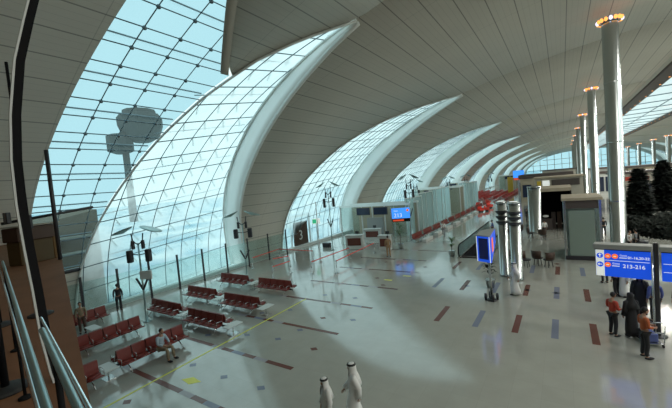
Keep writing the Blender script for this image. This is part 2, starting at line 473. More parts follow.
for (px, py, m) in [(314, 349, 1), (278, 339, 2), (262, 313, 2), (247, 335, 2), (208, 335, 2), (290, 310, 2), (323, 318, 1), (224, 377, 2), (261, 388, 2), (193, 365, 2), (127, 402, 1),
                    (386, 262, 1), (383, 285, 1), (398, 265, 1), (377, 278, 1), (353, 320, 2), (355, 298, 2), (325, 295, 2), (467, 286, 2), (527, 290, 2), (556, 293, 2), (557, 264, 1), (425, 267, 1), (300, 330, 2)]:
    p = at(px, py); diamond(p.x, p.y, m)
fl.cur = 4
a, b = at(104, 408), at(306, 299); d = (b-a).normalized(); nn = Vector((-d.y, d.x, 0))*.045
a = a-d*3
fl.quad((*(a-nn).xy, .005), (*(a+nn).xy, .005), (*(b+nn).xy, .005), (*(b-nn).xy, .005))
for px, py in ((407, 276), (388, 280)): p = at(px, py); fl.quad((p.x-.3, p.y-.1, .004), (p.x+.3, p.y-.1, .004), (p.x+.3, p.y+.1, .004), (p.x-.3, p.y+.1, .004))
p = at(192, 381); fl.quad((p.x-.5, p.y-.12, .004), (p.x+.1, p.y-.2, .004), (p.x+.4, p.y+.12, .004), (p.x-.2, p.y+.2, .004))
fo = struct(fl.build('floor', ['floor', 'inlay_brown', 'inlay_blue', 'inlay_grey_reflect', 'yellow']))
pit = MB(); zc = -2.
pit.quad((HX0, HY0, 0), (HX0, HY1, 0), (HX0, HY1, -4), (HX0, HY0, -4)); pit.quad((HX1, HY0, 0), (HX1, HY1, 0), (HX1, HY1, -4), (HX1, HY0, -4))
pit.quad((HX0, HY0, 0), (HX1, HY0, 0), (HX1, HY0, -4), (HX0, HY0, -4)); pit.quad((HX0, HY1, 0), (HX1, HY1, 0), (HX1, HY1, -4), (HX0, HY1, -4))
pit.quad((HX0, HY0, -4), (HX1, HY0, -4), (HX1, HY1, -4), (HX0, HY1, -4)); struct(pit.build('floor_opening', 'dark'))
k = MB()
k.box((-26.05, 160, .14), (.5, 340, .28)); struct(k.build('baseboard_left', 'light_grey'))
k = MB(); k.box((57.9, 160, .14), (.4, 340, .28)); struct(k.build('baseboard_right', 'light_grey'))
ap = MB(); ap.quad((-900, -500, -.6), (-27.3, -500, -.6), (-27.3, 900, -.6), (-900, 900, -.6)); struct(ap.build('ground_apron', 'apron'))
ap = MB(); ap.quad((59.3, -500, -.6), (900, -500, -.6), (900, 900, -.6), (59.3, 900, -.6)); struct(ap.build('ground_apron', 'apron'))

# ------------------------------------------------------------------ mezzanine where the photographer stands
EDGE = lambda x: .08-.303*x
z0 = 5.4
mz = MB(); pts = [(-25.6, EDGE(-25.6)), (-25.6, -13.8), (20, -13.8), (20, -.6), (-1.8, -.6), (-1.8, EDGE(-1.8))]
mz.prism(pts, z0-.45, z0); struct(mz.build('floor_mezzanine', 'brown_floor'))
def rail(label, A_, B_, A2, B2, r1, r2, e0, e1, posts):
    a = at(*A_, 6.4); b = at(*B_, 6.4); c_ = at(*A2, 6.4); d_ = at(*B2, 6.4)
    root = empty('handrail', (0, 0, 0)); tag(root, label, 'handrail')
    q = MB(); q.smooth = True; p0 = a-(b-a)*e0; p1 = b+(b-a)*e1; q.tube([tuple(p0), tuple(a), tuple(b), tuple(p1)], r1, 12); q.build('top_rail', 'chrome', root)
    q = MB(); q.smooth = True; p0 = c_-(d_-c_)*e0; p1 = d_+(d_-c_)*e1; q.tube([tuple(p0), tuple(c_), tuple(d_), tuple(p1)], r2, 12); q.build('side_rail', 'teal_steel', root)
    for t in posts:
        p = c_.lerp(d_, t); q = MB(); q.smooth = True; q.tube([(p.x, p.y, 6.38), (p.x, p.y, z0)], .012, 8)
        q.lathe([(.05, 0), (.05, .015), (.02, .03)], (p.x, p.y, z0), 12); q.build('post', 'black', root)
rail('long polished steel handrail along the brown upper floor edge', (4, 285), (38, 408), (8, 280), (47, 408), .008, .013, .6, 1.2, (-.4, .1, .9))  # one rail and its reflection, both built as solid rails
rail('short steel handrail beginning beside the black curved mast', (41, 318), (89, 408), (42, 330), (78, 408), .007, .013, .002, 1.2, (.5,))
# curved black mast with its light flange
def on_vert(px, py, Yp):      # point of the photograph on the vertical plane y = Yp
    d = RW @ np.array([px-CX, py-CY, F]); t = Yp/d[1]; return Vector((float(t*d[0]), float(t*d[1]), EYE+float(t*d[2])))
def on_x(px, py, Xp):
    d = RW @ np.array([px-CX, py-CY, F]); t = Xp/d[0]; return Vector((Xp, float(t*d[1]), EYE+float(t*d[2])))
root = empty('curved_mast', (0, 0, 0)); tag(root, 'tall black curved steel mast at the edge of the upper floor', 'mast')
cl_pts = [(72, 414), (56, 372), (46, 335), (38, 290), (30, 250), (22, 205), (17, 160), (16, 115), (20, 60), (29, 20), (37, -12)]
def bandmesh(w0, w1, d0, d1, xp=-4.0):
    q = MB()
    for px, py in cl_pts:
        p = on_x(px, py, xp)
        for dy, dx in ((w0, d0), (w1, d0), (w1, d1), (w0, d1)): q.v.append((p.x+dx, p.y+dy, p.z))
    k_ = len(cl_pts)
    for i in range(k_-1):
        for j in range(4): a_ = 4*i+j; b_ = 4*i+(j+1) % 4; q.face((a_, b_, b_+4, a_+4))
    q.face((3, 2, 1, 0)); q.face(tuple(4*(k_-1)+j for j in range(4))); return q
bandmesh(-.028, .036, -.02, 0).build('web', 'black', root)
bandmesh(-.045, -.0285, -.02, .0).build('flange', 'light_grey', root)
# cross rail with clamps and slim posts further along the edge
root = empty('guard_rail', (0, 0, 0)); tag(root, 'thin dark horizontal guard bar with square clamps on slim black posts', 'guard rail')
p1, p2 = on_vert(1, 224, 3.), on_vert(93, 207, 5.2)
q = MB(); q.smooth = True; q.tube([tuple(p1), tuple(p2)], .045, 8); q.build('bar', 'dark', root)
for px, py, yp, s_ in ((7, 218, 3.1, .2), (28, 222, 3.5, .26)):
    p = on_vert(px, py, yp); MB().rbox(p, (s_*1.6, .12, s_*1.6), .02).build('clamp', 'dark', root)
p = on_vert(46, 150, 4.1); q = MB(); q.smooth = True; q.tube([tuple(p), (p.x-.02, p.y, z0)], .06, 8); q.build('post', 'dark', root)
p = on_vert(6, 62, 2.6); q = MB(); q.smooth = True; q.tube([tuple(p), (p.x+.02, p.y, z0)], .03, 8); q.build('post', 'black', root)
# crowd-control stanchions on the brown floor
def stanchion(loc, label, r=.17):
    root = empty('stanchion', loc); tag(root, label, 'stanchion', 'black stanchions on the upper floor')
    q = MB(); q.smooth = True; q.lathe([(r, 0), (r, .02), (r*.8, .035), (.03, .05)], (0, 0, 0), 24); q.build('base', 'rubber', root)
    q = MB(); q.smooth = True; q.lathe([(.03, .04), (.03, .8), (.036, .81), (.036, .9), (.02, .92)], (0, 0, 0), 12); q.build('post', 'black', root)
stanchion(at(6, 391, z0), 'black round-based stanchion closest on the brown upper floor')
stanchion(at(0, 326, z0), 'black stanchion on the brown floor left of the steel handrail', .15)
stanchion(at(41, 315, z0), 'black stanchion right behind the curved black mast', .16)
# kiosk at the far end of the mezzanine
kp = at(22, 266, z0); kq = at(60, 257, z0); dk_ = kq-kp; W_ = dk_.length
root = empty('service_kiosk', kp, math.atan2(dk_.y, dk_.x)); tag(root, 'ochre service kiosk under a dark brown fascia on the upper floor', 'kiosk')
MB().rbox((W_*.45, .25, .36), (W_*.85, .5, .72), .03).build('counter', 'ochre', root)
MB().rbox((W_*.45, .25, .93), (W_*.95, .6, .42), .03).build('fascia', 'brown_wood', root)
MB().rbox((W_*.95, .25, .5), (W_*.12, .45, 1.0), .02).build('side_panel', 'hazebuilding', root)
q = MB(); q.prism([(-.05, -.1), (W_*1.05, -.1), (W_*.95, .6), (-.05, .6)], 1.16, 1.19); q.build('roof', 'hazeroof', root)
# brown and pale reflected shapes, built as a low building outside
root = empty('reflected_building', (-31, 8.0, -.6)); tag(root, 'reflection of brown shapes with pale slopes, built as a low building outside', 'building')
MB().box((0, 0, 3.05), (4, 6.8, 6.1)).build('wall', 'hazebuilding', root)
q = MB(); q.v = [(2.1, -3.5, 6.0), (2.1, 3.4, 7.35), (-2, 3.4, 7.5), (-2, -3.5, 6.3), (2.1, -3.5, 5.7), (2.1, 3.4, 6.0)]; q.face((0, 1, 2, 3)); q.face((0, 4, 5, 1)); q.build('roof', 'hazebuilding', root)
q = MB(); q.prism([(2.0, -3.4), (3.1, -3.1), (2.6, 2.9), (2.0, 2.9)], 5.5, 5.62); q.build('canopy', 'hazeroof', root)
q = MB(); q.prism([(2.0, -2.9), (3.3, -2.2), (3.0, 2.4), (2.0, 2.4)], 4.4, 4.52); q.build('canopy', 'hazeroof', root)
q = MB(); q.smooth = True; q.lathe([(.16, 5.7), (.16, 6.1)], (2.3, -.6, 0), 10); q.build('vent', 'sign_yellow', root)

# control tower from the glass reflection, built solid outside
root = empty('reflected_tower', (-142.6, 70.5, -.6)); tag(root, 'reflection of a grey airport control tower, built as a tower outside', 'tower')
q = MB(); q.smooth = True; q.lathe([(1.5, 0), (1.2, 20), (1.2, 36)], (-.2, -1.6, 0), 16); q.build('shaft', 'tower', root)
q = MB(); q.lathe([(2, 27.0), (4.6, 28.), (4.6, 34.0), (3.5, 34.6)], (-1.6, -2.6, 0), 10); q.build('equipment_deck', 'tower', root)
q = MB(); q.lathe([(3, 31.5), (6.6, 33.5), (8.2, 38), (8.3, 41.), (7.2, 42.5), (6.2, 42.8), (6.0, 44.2), (2.4, 44.8)], (1.6, 4.5, 0), 10); q.build('cab', 'tower', root)

# ------------------------------------------------------------------ columns
def column(first_label):
    root = empty('steel_column')
    q = MB(); q.smooth = True; q.lathe([(.60, 0), (.60, .25), (.46, .3), (.46, 16.4), (.44, 16.5)], (0, 0, 0), 40); q.build('shaft', 'mirror_steel', root)
    q = MB()
    for z in (4.2, 8.2, 12.2): q.lathe([(.462, z), (.47, z+.01), (.47, z+.05), (.462, z+.06)], (0, 0, 0), 32)
    q.build('joint_ring', 'steel', root)
    q = MB(); q.smooth = True; q.torus((0, 0, 16.25), .56, .07, 32, 8); lr = q.build('lamp_ring', 'steel', root)
    for i in range(16):
        t = 2*PI*i/16; q = MB(); q.smooth = True
        q.ball((.66*math.cos(t), .66*math.sin(t), 16.3), (.10, .10, .14), 8, 6)
        lb = q.build('lamp', 'lamp_amber' if i % 2 else ('lamp_violet' if i % 4 == 0 else 'lamp_amber'), lr)
    return root
c0 = column('')
labs = ['tall mirror-steel column with glowing lamp crown nearest the blue gate signs', 'second tall steel column, with lamp crown, behind the nearest one', 'third steel column with lamp crown down the hall', 'fourth steel column with lamp crown down the hall']
cpos = [(3.05, 30.2), (3.5, 55.5), (3.7, 83), (3.9, 112), (4.1, 140), (4.3, 168), (4.5, 196)]
for i, (x, y) in enumerate(cpos):
    o = place(c0, i > 0, (x, y, 0), 0, labs[i] if i < 4 else 'distant steel column in the far end of the left column row', 'column', 'tall columns of the left row')
for i, (x, y) in enumerate([(27, 143), (27, 163), (27, 190), (27, 219)]):
    o = place(c0, True, (x, y, 0), 0, 'distant steel column in the row right of the skylight', 'column', 'columns of the right row')
    o.scale = (1.25, 1.25, .80)

# ------------------------------------------------------------------ benches
def seat_shapes(root, n, w=.60, sides=(1, -1), small=False):
    """a bench of n seats per side, length along local x, sides face +-y"""
    Lg = n*w
    q = MB(); q.box((0, 0, .33), (Lg+.1, .09, .07)); q.build('beam', 'dark', root)
    for s in sides:
        for i in range(n):
            x = -Lg/2+w*(i+.5); q = MB(); q.smooth = True
            prof = [(.10, .47), (.30, .40), (.52, .42), (.60, .46)]
            t_ = .035
            for (y0_, z0_), (y1_, z1_) in zip(prof, prof[1:]):
                b_ = len(q.v)
                for xx in (x-w*.45, x+w*.45):
                    q.v += [(xx, s*y0_, z0_), (xx, s*y1_, z1_), (xx, s*y1_, z1_-t_), (xx, s*y0_, z0_-t_)]
                for fce in ((0, 1, 5, 4), (3, 7, 6, 2), (0, 4, 7, 3), (1, 2, 6, 5), (0, 3, 2, 1), (4, 5, 6, 7)): q.face(tuple(b_+v for v in fce))
            q.build('seat', 'red_seat', root)
            q = MB(); pr = [(.12, .46), (.10, .62), (.05, .92)]
            for (y0_, z0_), (y1_, z1_) in zip(pr, pr[1:]):
                b_ = len(q.v)
                for xx in (x-w*.46, x+w*.46):
                    q.v += [(xx, s*y0_, z0_), (xx, s*y1_, z1_), (xx, s*(y1_-t_), z1_), (xx, s*(y0_-t_), z0_)]
                for fce in ((0, 1, 5, 4), (3, 7, 6, 2), (0, 4, 7, 3), (1, 2, 6, 5), (0, 3, 2, 1), (4, 5, 6, 7)): q.face(tuple(b_+v for v in fce))
            q.build('backrest', 'red_seat', root)
        if not small:
            for i in range(n+1):
                x = -Lg/2+w*i; q = MB(); q.smooth = True
                q.tube([(x, s*.12, .44), (x, s*.14, .64), (x, s*.46, .66), (x, s*.50, .60), (x, s*.48, .42)], .014, 6); q.build('armrest', 'chrome', root)
    for x in ((-Lg/2+.35, Lg/2-.35) if n > 2 else (-.3, .3)):
        for s in sides:
            q = MB(); q.smooth = True; q.tube([(x, 0, .33), (x, s*.30, .20), (x, s*.52, .02)], .022, 6); q.ball((x, s*.52, .02), .03, 6, 4); q.build('leg', 'chrome', root)
        if len(sides) == 1:
            q = MB(); q.smooth = True; q.tube([(x, 0, .33), (x, -.2, .02)], .022, 6); q.build('leg', 'chrome', root)
    return root
b5 = seat_shapes(empty('beam_bench'), 5); b3 = seat_shapes(empty('beam_bench'), 3)
def side_table(loc, label, rz=0):
    root = empty('bench_table', loc, rz); tag(root, label, 'table', 'small tables between the benches')
    MB().rbox((0, 0, .46), (.52, .95, .04), .03).build('tabletop', 'light_grey', root)
    q = MB(); q.tube([(0, 0, .44), (0, 0, .02)], .03, 8); q.box((0, 0, .01), (.4, .5, .02)); q.build('leg', 'steel', root)
g1 = 'red benches across the waiting area'
used = False
rows = [(-20.3, 11.05, 'row closest to the lamp post'), (-16.15, 10.85, ''), (-20.6, 13.75, ''), (-16.4, 13.5, ''), (-21.1, 16.95, ''), (-16.8, 16.8, '')]
bl = ['dark red back-to-back bench beside the first multi-head lamp post', 'dark red back-to-back bench at the yellow line end of the first crosswise row',
      'dark red back-to-back bench by the window in the middle crosswise row', 'dark red back-to-back bench at the aisle end of the middle crosswise row',
      'bright red back-to-back bench by the window in the rear crosswise row', 'red back-to-back bench beside the second lamp post, aisle end of the rear row']
for (x, y, _), l in zip(rows, bl):
    place(b5, used, (x, y, 0), 0, l, 'bench', g1); used = True
place(b5, True, (-15.75, 7.72, 0), PI/2, 'red bench with the seated man, nearest the yellow line', 'bench', 'red benches along the hall')
place(b3, False, (-15.7, 4.65, 0), PI/2, 'short red bench closest to the upper floor handrail', 'bench', 'red benches along the hall')
place(b5, True, (-19.35, 7.5, 0), PI/2, 'red bench between the window bench and the seated man\'s bench', 'bench', 'red benches along the hall')
place(b5, True, (-23.6, 7.6, 0), PI/2, 'red bench right against the window, two men standing by it', 'bench', 'red benches along the hall')
side_table((-18.2, 11.0, 0), 'small grey table between benches of the first crosswise row')
side_table((-18.5, 13.6, 0), 'small grey table between benches of the middle crosswise row')
side_table((-14.35, 13.45, 0), 'small grey table ending the middle crosswise row')
side_table((-14.1, 10.9, 0), 'small grey table ending the first crosswise row')
side_table((-18.95, 16.9, 0), 'small grey table between benches of the rear crosswise row')
side_table((-15.65, 5.85, 0), 'small white table between the two benches nearest the handrail', PI/2)
side_table((-21.5, 7.6, 0), 'small pale table between the window bench and the next bench', PI/2)

# ------------------------------------------------------------------ multi-head lamp posts
def lamp_post():
    root = empty('lamp_post'); H_ = 4.65
    q = MB(); q.smooth = True; q.lathe([(.22, 0), (.22, .03), (.08, .05), (.055, 1.2), (.045, H_)], (0, 0, 0), 12); q.build('pole', 'teal_steel', root)
    q = MB(); q.smooth = True
    for s in (-1, 1):
        q.tube([(0, 0, H_-.7), (s*.5, 0, H_-.62)], .03, 6); q.tube([(0, 0, H_-.1), (s*.28, 0, H_+.1), (s*.35, .0, H_+.55)], .035, 6)
    q.build('arm', 'dark', root)
    for s in (-1, 1):
        M_ = Matrix.Rotation(s*.35, 3, 'Y'); q = MB(); q.smooth = True
        q.lathe([(.05, -.12), (.3, -.06), (.62, .02), (.64, .05), (.3, .04)], (s*.85, 0, H_+.72), 20, 1, .75, M_); q.build('reflector', 'teal_steel', root)
        q = MB(); q.rbox((s*.55, -.02, H_-.75), (.30, .3, .72), .05); q.build('speaker', 'dark', root)
        q = MB(); q.rbox((s*.3, -.02, H_-.1), (.16, .2, .5), .04); q.build('spotlight', 'dark', root)
        q = MB(); q.tube([(0, 0, 1.9), (s*.35, 0, 2.6)], .06, 6); q.build('lower_arm', 'dark', root)
    return root
lp = lamp_post(); ang = .55
place(lp, False, (-20.6, 10.0, 0), ang, 'grey multi-head lamp post among the nearest red benches', 'lamp post', 'lamp posts'); 
q = MB(); q.rbox((.25, 0, 2.75), (.7, .12, .5), .03); q.build('notice_box', 'light_grey', lp)
l2 = place(lp, True, (-20.7, 17.85, 0), ang, 'grey multi-head lamp post beside the bright red bench', 'lamp post', 'lamp posts')
for ch in list(l2.children):
    if ch.name.startswith('notice'): bpy.data.objects.remove(ch)
for (x, y, s, l) in [(-21.0, 30.2, 1.32, 'tall lamp post with cameras in front of the second large window'), (-15.2, 38.6, 1.33, 'tall lamp post behind the blue gate 213 sign'),
                  (-19, 51, 1.2, 'lamp post beside the further gate room'), (-17.5, 64, 1.2, 'distant lamp post by the fourth window'), (-18, 80, 1.2, 'distant lamp post near the red seating far down the hall'), (-16, 98, 1.2, 'far lamp post before the fifth window')]:
    o = place(l2, True, (x, y, 0), ang+.2, l, 'lamp post', 'lamp posts'); o.scale = (.9, .9, s)
q = MB(); q.smooth = True; q.lathe([(.16, 0), (.16, .03), (.04, .05), (.035, 5.6)], (0, 0, 0), 10)
o = q.build('slender_pole', 'light_grey'); o.location = (-19.0, 25.2, 0); tag(o, 'slender pale pole standing before the brown door', 'pole')

# ------------------------------------------------------------------ glass screen along the windows
root = empty('glass_screen', (-25.05, 6, 0)); tag(root, 'glass screen on dark posts along the window wall', 'glass screen')
ys = [.4, 2.5, 4.6, 6.7, 8.9, 11.1, 13.5, 16, 18.7, 21.4]
for a_, b_ in zip(ys, ys[1:]):
    q = MB(); q.box((0, (a_+b_)/2, 1.3), (.02, b_-a_-.1, 2.1)); q.build('pane', 'screen_glass', root)
for y in ys:
    q = MB(); q.rbox((0, y, 1.35), (.08, .14, 2.7), .01); q.build('post', 'dark', root)

# ------------------------------------------------------------------ queue barriers with red belts
def q_post(p, label):
    root = empty('barrier_post', p); tag(root, label, 'barrier post', 'queue barrier posts')
    q = MB(); q.smooth = True; q.lathe([(.17, 0), (.17, .02), (.03, .04), (.03, .98), (.04, .99), (.04, 1.06)], (0, 0, 0), 12); q.build('post', 'steel', root); return root
def belt(a, b, label):
    q = MB(); d = (b-a); n_ = d.normalized(); c_ = (a+b)/2; q.box((0, 0, 0), (d.length-.13, .02, .07)); o = q.build('barrier_belt', 'bright_red')
    o.location = (c_.x, c_.y, .98); o.rotation_euler = (0, 0, math.atan2(n_.y, n_.x)); tag(o, label, 'belt', 'red queue belts')
Z = .98
chains = [[(252, 258), (279, 249), (313, 251)], [(272, 259), (289, 256), (290, 261), (272, 267)], [(311, 262), (349, 248)], [(336, 261), (374, 243)]]
cn = ['around the queue before the brown door', 'of the small folded queue', 'leading to the left gate desk', 'leading to the right gate desk']
for ch, nm in zip(chains, cn):
    W = [at(px, py, Z) for px, py in ch]
    for i, p in enumerate(W): q_post((p.x, p.y, 0), 'steel barrier post %s, %s' % (nm, ['first from the aisle', 'second post', 'third post', 'last post'][i]))
    for i, (a_, b_) in enumerate(zip(W, W[1:])): belt(Vector((a_.x, a_.y, 0)), Vector((b_.x, b_.y, 0)), 'red belt %s, %s' % (nm, ['first span', 'second span', 'third span'][i]))

# ------------------------------------------------------------------ writing
def text(s, size, loc, m, parent, rx=PI/2, rz=0., name='lettering', align='LEFT', ext=.004, off=0):
    cu = bpy.data.curves.new(name, 'FONT'); cu.body = s; cu.size = size; cu.extrude = ext; cu.align_x = align; cu.materials.append(MATS[m])
    if off: cu.offset = off
    t_ = bpy.data.objects.new(name, cu); C.objects.link(t_); dg = bpy.context.evaluated_depsgraph_get(); dg.update()
    me = bpy.data.meshes.new_from_object(t_.evaluated_get(dg)); bpy.data.objects.remove(t_)
    o = bpy.data.objects.new(name, me); C.objects.link(o); o.parent = parent; o.location = loc; o.rotation_euler = (rx, 0, rz); return o

# ------------------------------------------------------------------ gate desks and gate rooms
def desk(p, rz, label, w=1.5, h=1.45):
    root = empty('gate_desk', p, rz); tag(root, label, 'desk', 'gate desks')
    q = MB(); q.rbox((0, 0, h/2), (w, .7, h), .03); q.rbox((0, -.06, h+.03), (w+.12, .86, .07), .02); q.build('body', 'light_grey', root)
    q = MB(); q.box((0, -.36, h*.55), (w*.78, .03, h*.55)); q.build('front_panel', 'inlay_brown', root)
    q = MB(); q.rbox((.25, .15, h+.28), (.4, .05, .3), .02); q.tube([(.25, .15, h+.06), (.25, .15, h+.2)], .03, 6); q.build('monitor', 'dark', root)
desk((-18.8, 31.3, 0), .25, 'left gate desk with brown front panel at the end of a red belt', 1.9)
desk((-15.25, 31.3, 0), .2, 'gate desk with brown panel next to the standing passenger', 1.2)
desk((-19.4, 36.6, 0), .2, 'rear gate desk under the hanging monitors', 2.0, 1.3)
def gate_room(label):
    root = empty('gate_room'); Wd, Dp, H_ = 9.5, 3.2, 3.9
    q = MB()
    for x in (-Wd/2, -Wd/6, Wd/6, Wd/2):
        for y in (0, Dp): q.rbox((x, y, H_/2), (.14, .14, H_), .02)
    q.build('frame', 'light_grey', root)
    q = MB(); q.box((0, 0, H_+.1), (Wd+.3, .25, .25)); q.box((0, Dp, H_+.1), (Wd+.3, .25, .25)); q.build('header', 'white_steel', root)
    q = MB(); q.box((0, Dp, H_/2), (Wd, .08, H_)); q.build('rear_wall', 'tan', root)
    for i in range(2):
        q = MB(); q.rbox((-1.3+i*2.4, -.12, H_-.62), (1.9, .12, .95), .03); mm_ = q.build('monitor', 'dark', root)
        q = MB(); q.box((-1.3+i*2.4, -.19, H_-.62), (1.75, .02, .8)); q.build('monitor_screen', 'screen', mm_)
    q = MB(); q.box((-Wd/2+1.4, .0, H_/2), (2.6, .02, H_-.1)); q.box((Wd/2-1.2, 0, H_/2), (2.2, .02, H_-.1)); q.build('pane', 'screen_glass', root)
    q = MB(); q.rbox((.1, .3, 1.2), (2.2, .4, 2.4), .02); q.build('cabinet', 'grey', root)
    return root
gr = gate_room(''); place(gr, False, (-20.2, 38.6, 0), .04, 'glass gate room with hanging monitors behind the gate desks', 'gate room', 'gate rooms')
for x, y, w, l in [(-19.4, 62, 1, 'glass gate room beyond the first red seat row'), (-26, 96, 1, 'far glass gate room beside the cluster of red seats'), (-17, 150, 1.2, 'distant glass gate room past the cluster of red seats')]:
    o = place(gr, True, (x, y, 0), .04, l, 'gate room', 'gate rooms'); o.scale = (.9, w, 1.2)
# tall glass fins and screens between gate rooms and windows
def fin(x, y, w, h, label, rz=0):
    root = empty('glass_partition', (x, y, 0), rz); tag(root, label, 'glass partition', 'tall glass partitions by the gates')
    q = MB(); q.box((0, 0, h/2), (w, .03, h)); q.build('pane', 'partition_glass', root)
    q = MB()
    for s in (-1, 0, 1): q.rbox((s*w/2, 0, h/2), (.1, .12, h), .01)
    q.box((0, 0, h+.05), (w+.1, .14, .1)); q.build('frame', 'mullion_light', root)
for i, (y, h) in enumerate([(42, 4.5), (47, 4.8), (52, 5.0), (57, 5.0), (70, 5.2), (76, 5), (82, 5)]):
    fin(-16.0-.12*i, y, 5.0, h, ['glass partition right behind the blue gate sign', 'second glass partition along the red seat row', 'glass partition midway along the red seat row', 'glass partition before the next gate room', 'glass partition behind the next gate room', 'glass partition close to the far red cluster', 'last glass partition before the red cluster'][i], PI/2-.06)
# brown door leaf by the window, its frame
root = empty('boarding_door', (-26.3, 31.4, 0), PI/2+.0); tag(root, 'dark brown boarding door with white numeral by the window', 'door')
q = MB(); q.rbox((0, 0, 1.5), (2.6, .12, 3.0), .02); q.build('door_leaf', 'brown_wood', root)
q = MB()
for s in (-1, 1): q.rbox((s*1.75, 0, 1.9), (.16, .2, 3.8), .02)
q.box((0, 0, 3.75), (3.6, .2, .16)); q.build('door_frame', 'mullion_light', root)
text('3', 1.6, (-.1, -.09, .9), 'light_grey', root, align='CENTER')
root = empty('exit_sign', (-24.0, 31.6, 0), .6); tag(root, 'small green exit sign on a pale post near the brown door', 'sign')
q = MB(); q.rbox((0, 0, 3.0), (.95, .08, .6), .02); q.build('plate', 'sign_white', root)
q = MB(); q.box((-.2, -.05, 3.0), (.45, .02, .48)); q.build('pictogram', 'green_sign', root)
q = MB(); q.tube([(0, .0, 0), (0, 0, 2.75)], .05, 8); q.build('post', 'mullion_light', root)
# blue gate sign
gs = Vector((-15.3, 35.9, 0)); root = empty('gate_sign', gs, .42); tag(root, 'lit blue gate sign reading 213 above a red display strip', 'sign')
q = MB(); q.rbox((0, 0, 3.2), (2.0, .22, 1.15), .03); q.build('panel', 'blue_light', root)
q = MB(); q.rbox((0, 0, 2.42), (2.0, .2, .34), .02); q.build('display_housing', 'black', root)
q = MB(); q.box((-.3, -.11, 2.42), (1.2, .02, .18)); q.build('display', 'led_red', root)
q = MB(); q.smooth = True; q.lathe([(.14, -.01), (.14, .01)], (.75, -.13, 3.5), 14, M=None); 
for i in range(len(q.v)): v = q.v[i]; q.v[i] = (v[0], -.13+(v[2]-3.5), 3.5+(v[1]+.13))
q.build('gate_symbol', 'sign_orange', root)
MB().rbox((-1.08, 0, 3.1), (.12, .3, 1.5), .02).build('side_cap', 'steel', root)
for x in (-.95, .95): MB().rbox((x, 0, 1.12), (.1, .1, 2.24), .01).build('post', 'steel', root)
text('213', .62, (-.78, -.125, 2.78), 'sign_white', root); text('Gate', .24, (-.78, -.125, 3.42), 'sign_white', root)

# ------------------------------------------------------------------ potted plants
def plant(p, h, label, big=False, m='leaf'):
    root = empty('potted_plant', p); tag(root, label, 'plant', 'potted plants')
    q = MB(); q.smooth = True; q.lathe([(.2, 0), (.28, .5), (.3, .52), (.26, .52)], (0, 0, 0), 16); q.build('pot', 'steel', root)
    q = MB(); q.smooth = True; q.tube([(0, 0, .5), (.03, .02, h*.6)], .03, 6); q.build('stem', 'bark', root)
    q = MB()
    for i in range(26):
        t = random.random()*2*PI; l = (.35+.3*random.random())*h/2; z = h*(.45+.4*random.random()); up_ = .2+.5*random.random()
        prev = None; w = .06
        d = Vector((math.cos(t), math.sin(t), 0)); s = Vector((-d.y, d.x, 0))
        pts = [Vector((0, 0, z))+d*l*k_/4+Vector((0, 0, up_*l*math.sin(PI*k_/4*.8))) for k_ in range(5)]
        b_ = len(q.v)
        for k_, pt in enumerate(pts): ww = w*math.sin(PI*(k_+.4)/4.8); q.v += [tuple(pt-s*ww), tuple(pt+s*ww)]
        for k_ in range(4): q.face((b_+2*k_, b_+2*k_+1, b_+2*k_+3, b_+2*k_+2))
    q.build('foliage', m, root)
plant((-13.9, 32.0, 0), 2.9, 'tall potted palm below the blue gate sign')
plant((-8.2, 29.6, 0), 1.7, 'small potted plant at the escalator corner')
plant((-3.9, 21.9, 0), 1.6, 'dark potted plant between the blue banner sign and the steel drums', m='pine')
plant((-2.9, 25.4, 0), 1.7, 'dark leafy potted plant behind the steel drums beside the cafe chairs', m='pine')

# ------------------------------------------------------------------ single rows of red seats by the gate partitions
bs = seat_shapes(empty('beam_bench'), 5, .62, (1,), True)
n_ = 0
for i in range(12):
    y = 36.6+i*3.5; x = -13.9+.02*i
    if i in (0,): lab = 'single red bench nearest the blue gate sign'
    else: lab = 'single red bench in the row along the glass partitions'
    place(bs, n_ > 0, (x, y, 0), -PI/2, lab, 'bench', 'single red benches along the partitions'); n_ += 1
wl = MB(); 
for i in range(9): wl.rbox((-12.9, 38+i*4.2, .16), (.55, 1.7, .32), .03)
for i in range(9):
    q = MB(); q.rbox((0, 0, .16), (.55, 2.4, .32), .03); o = q.build('low_plinth', 'light_grey'); o.location = (-12.75, 36.8+i*4.2, 0); tag(o, 'low pale plinth in front of the single red benches', 'plinth', 'low plinths by the red benches')
mat('red_seat_lit', (.48, .03, .02), .45)  # brighter copy of the bench red, light on the far cluster painted in
def far_bench():
    q = MB()
    for k_ in range(5):
        x = -1.5+.6*(k_+.5)
        for s_ in (-1, 1):
            q.box((x, s_*.33, .44), (.54, .48, .06)); q.box((x, s_*.09, .70), (.54, .05, .5))
    q.box((0, 0, .33), (3.1, .1, .08))
    for x in (-1.1, 1.1): q.box((x, 0, .17), (.06, .9, .05)); q.box((x, 0, .25), (.06, .06, .3)); q.box((x, .45, .08), (.06, .06, .17)); q.box((x, -.45, .08), (.06, .06, .17))
    return q.build('beam_bench', 'red_seat_lit')
fb = far_bench(); cnt = 0
for j in range(6):
    for i in range(8):
        x = -22.5+j*2.15; y = 90+i*4.2+abs(j-3)*.8
        o = fb if cnt == 0 else fb.copy()
        if cnt: C.objects.link(o)
        o.location = (x, y, 0); o.rotation_euler = (0, 0, PI/2 if (i+j) % 3 else PI/2+.05); cnt += 1
        tag(o, 'red bench in the distant seating cluster, coloured as brightly lit', 'bench', 'distant cluster of red benches')
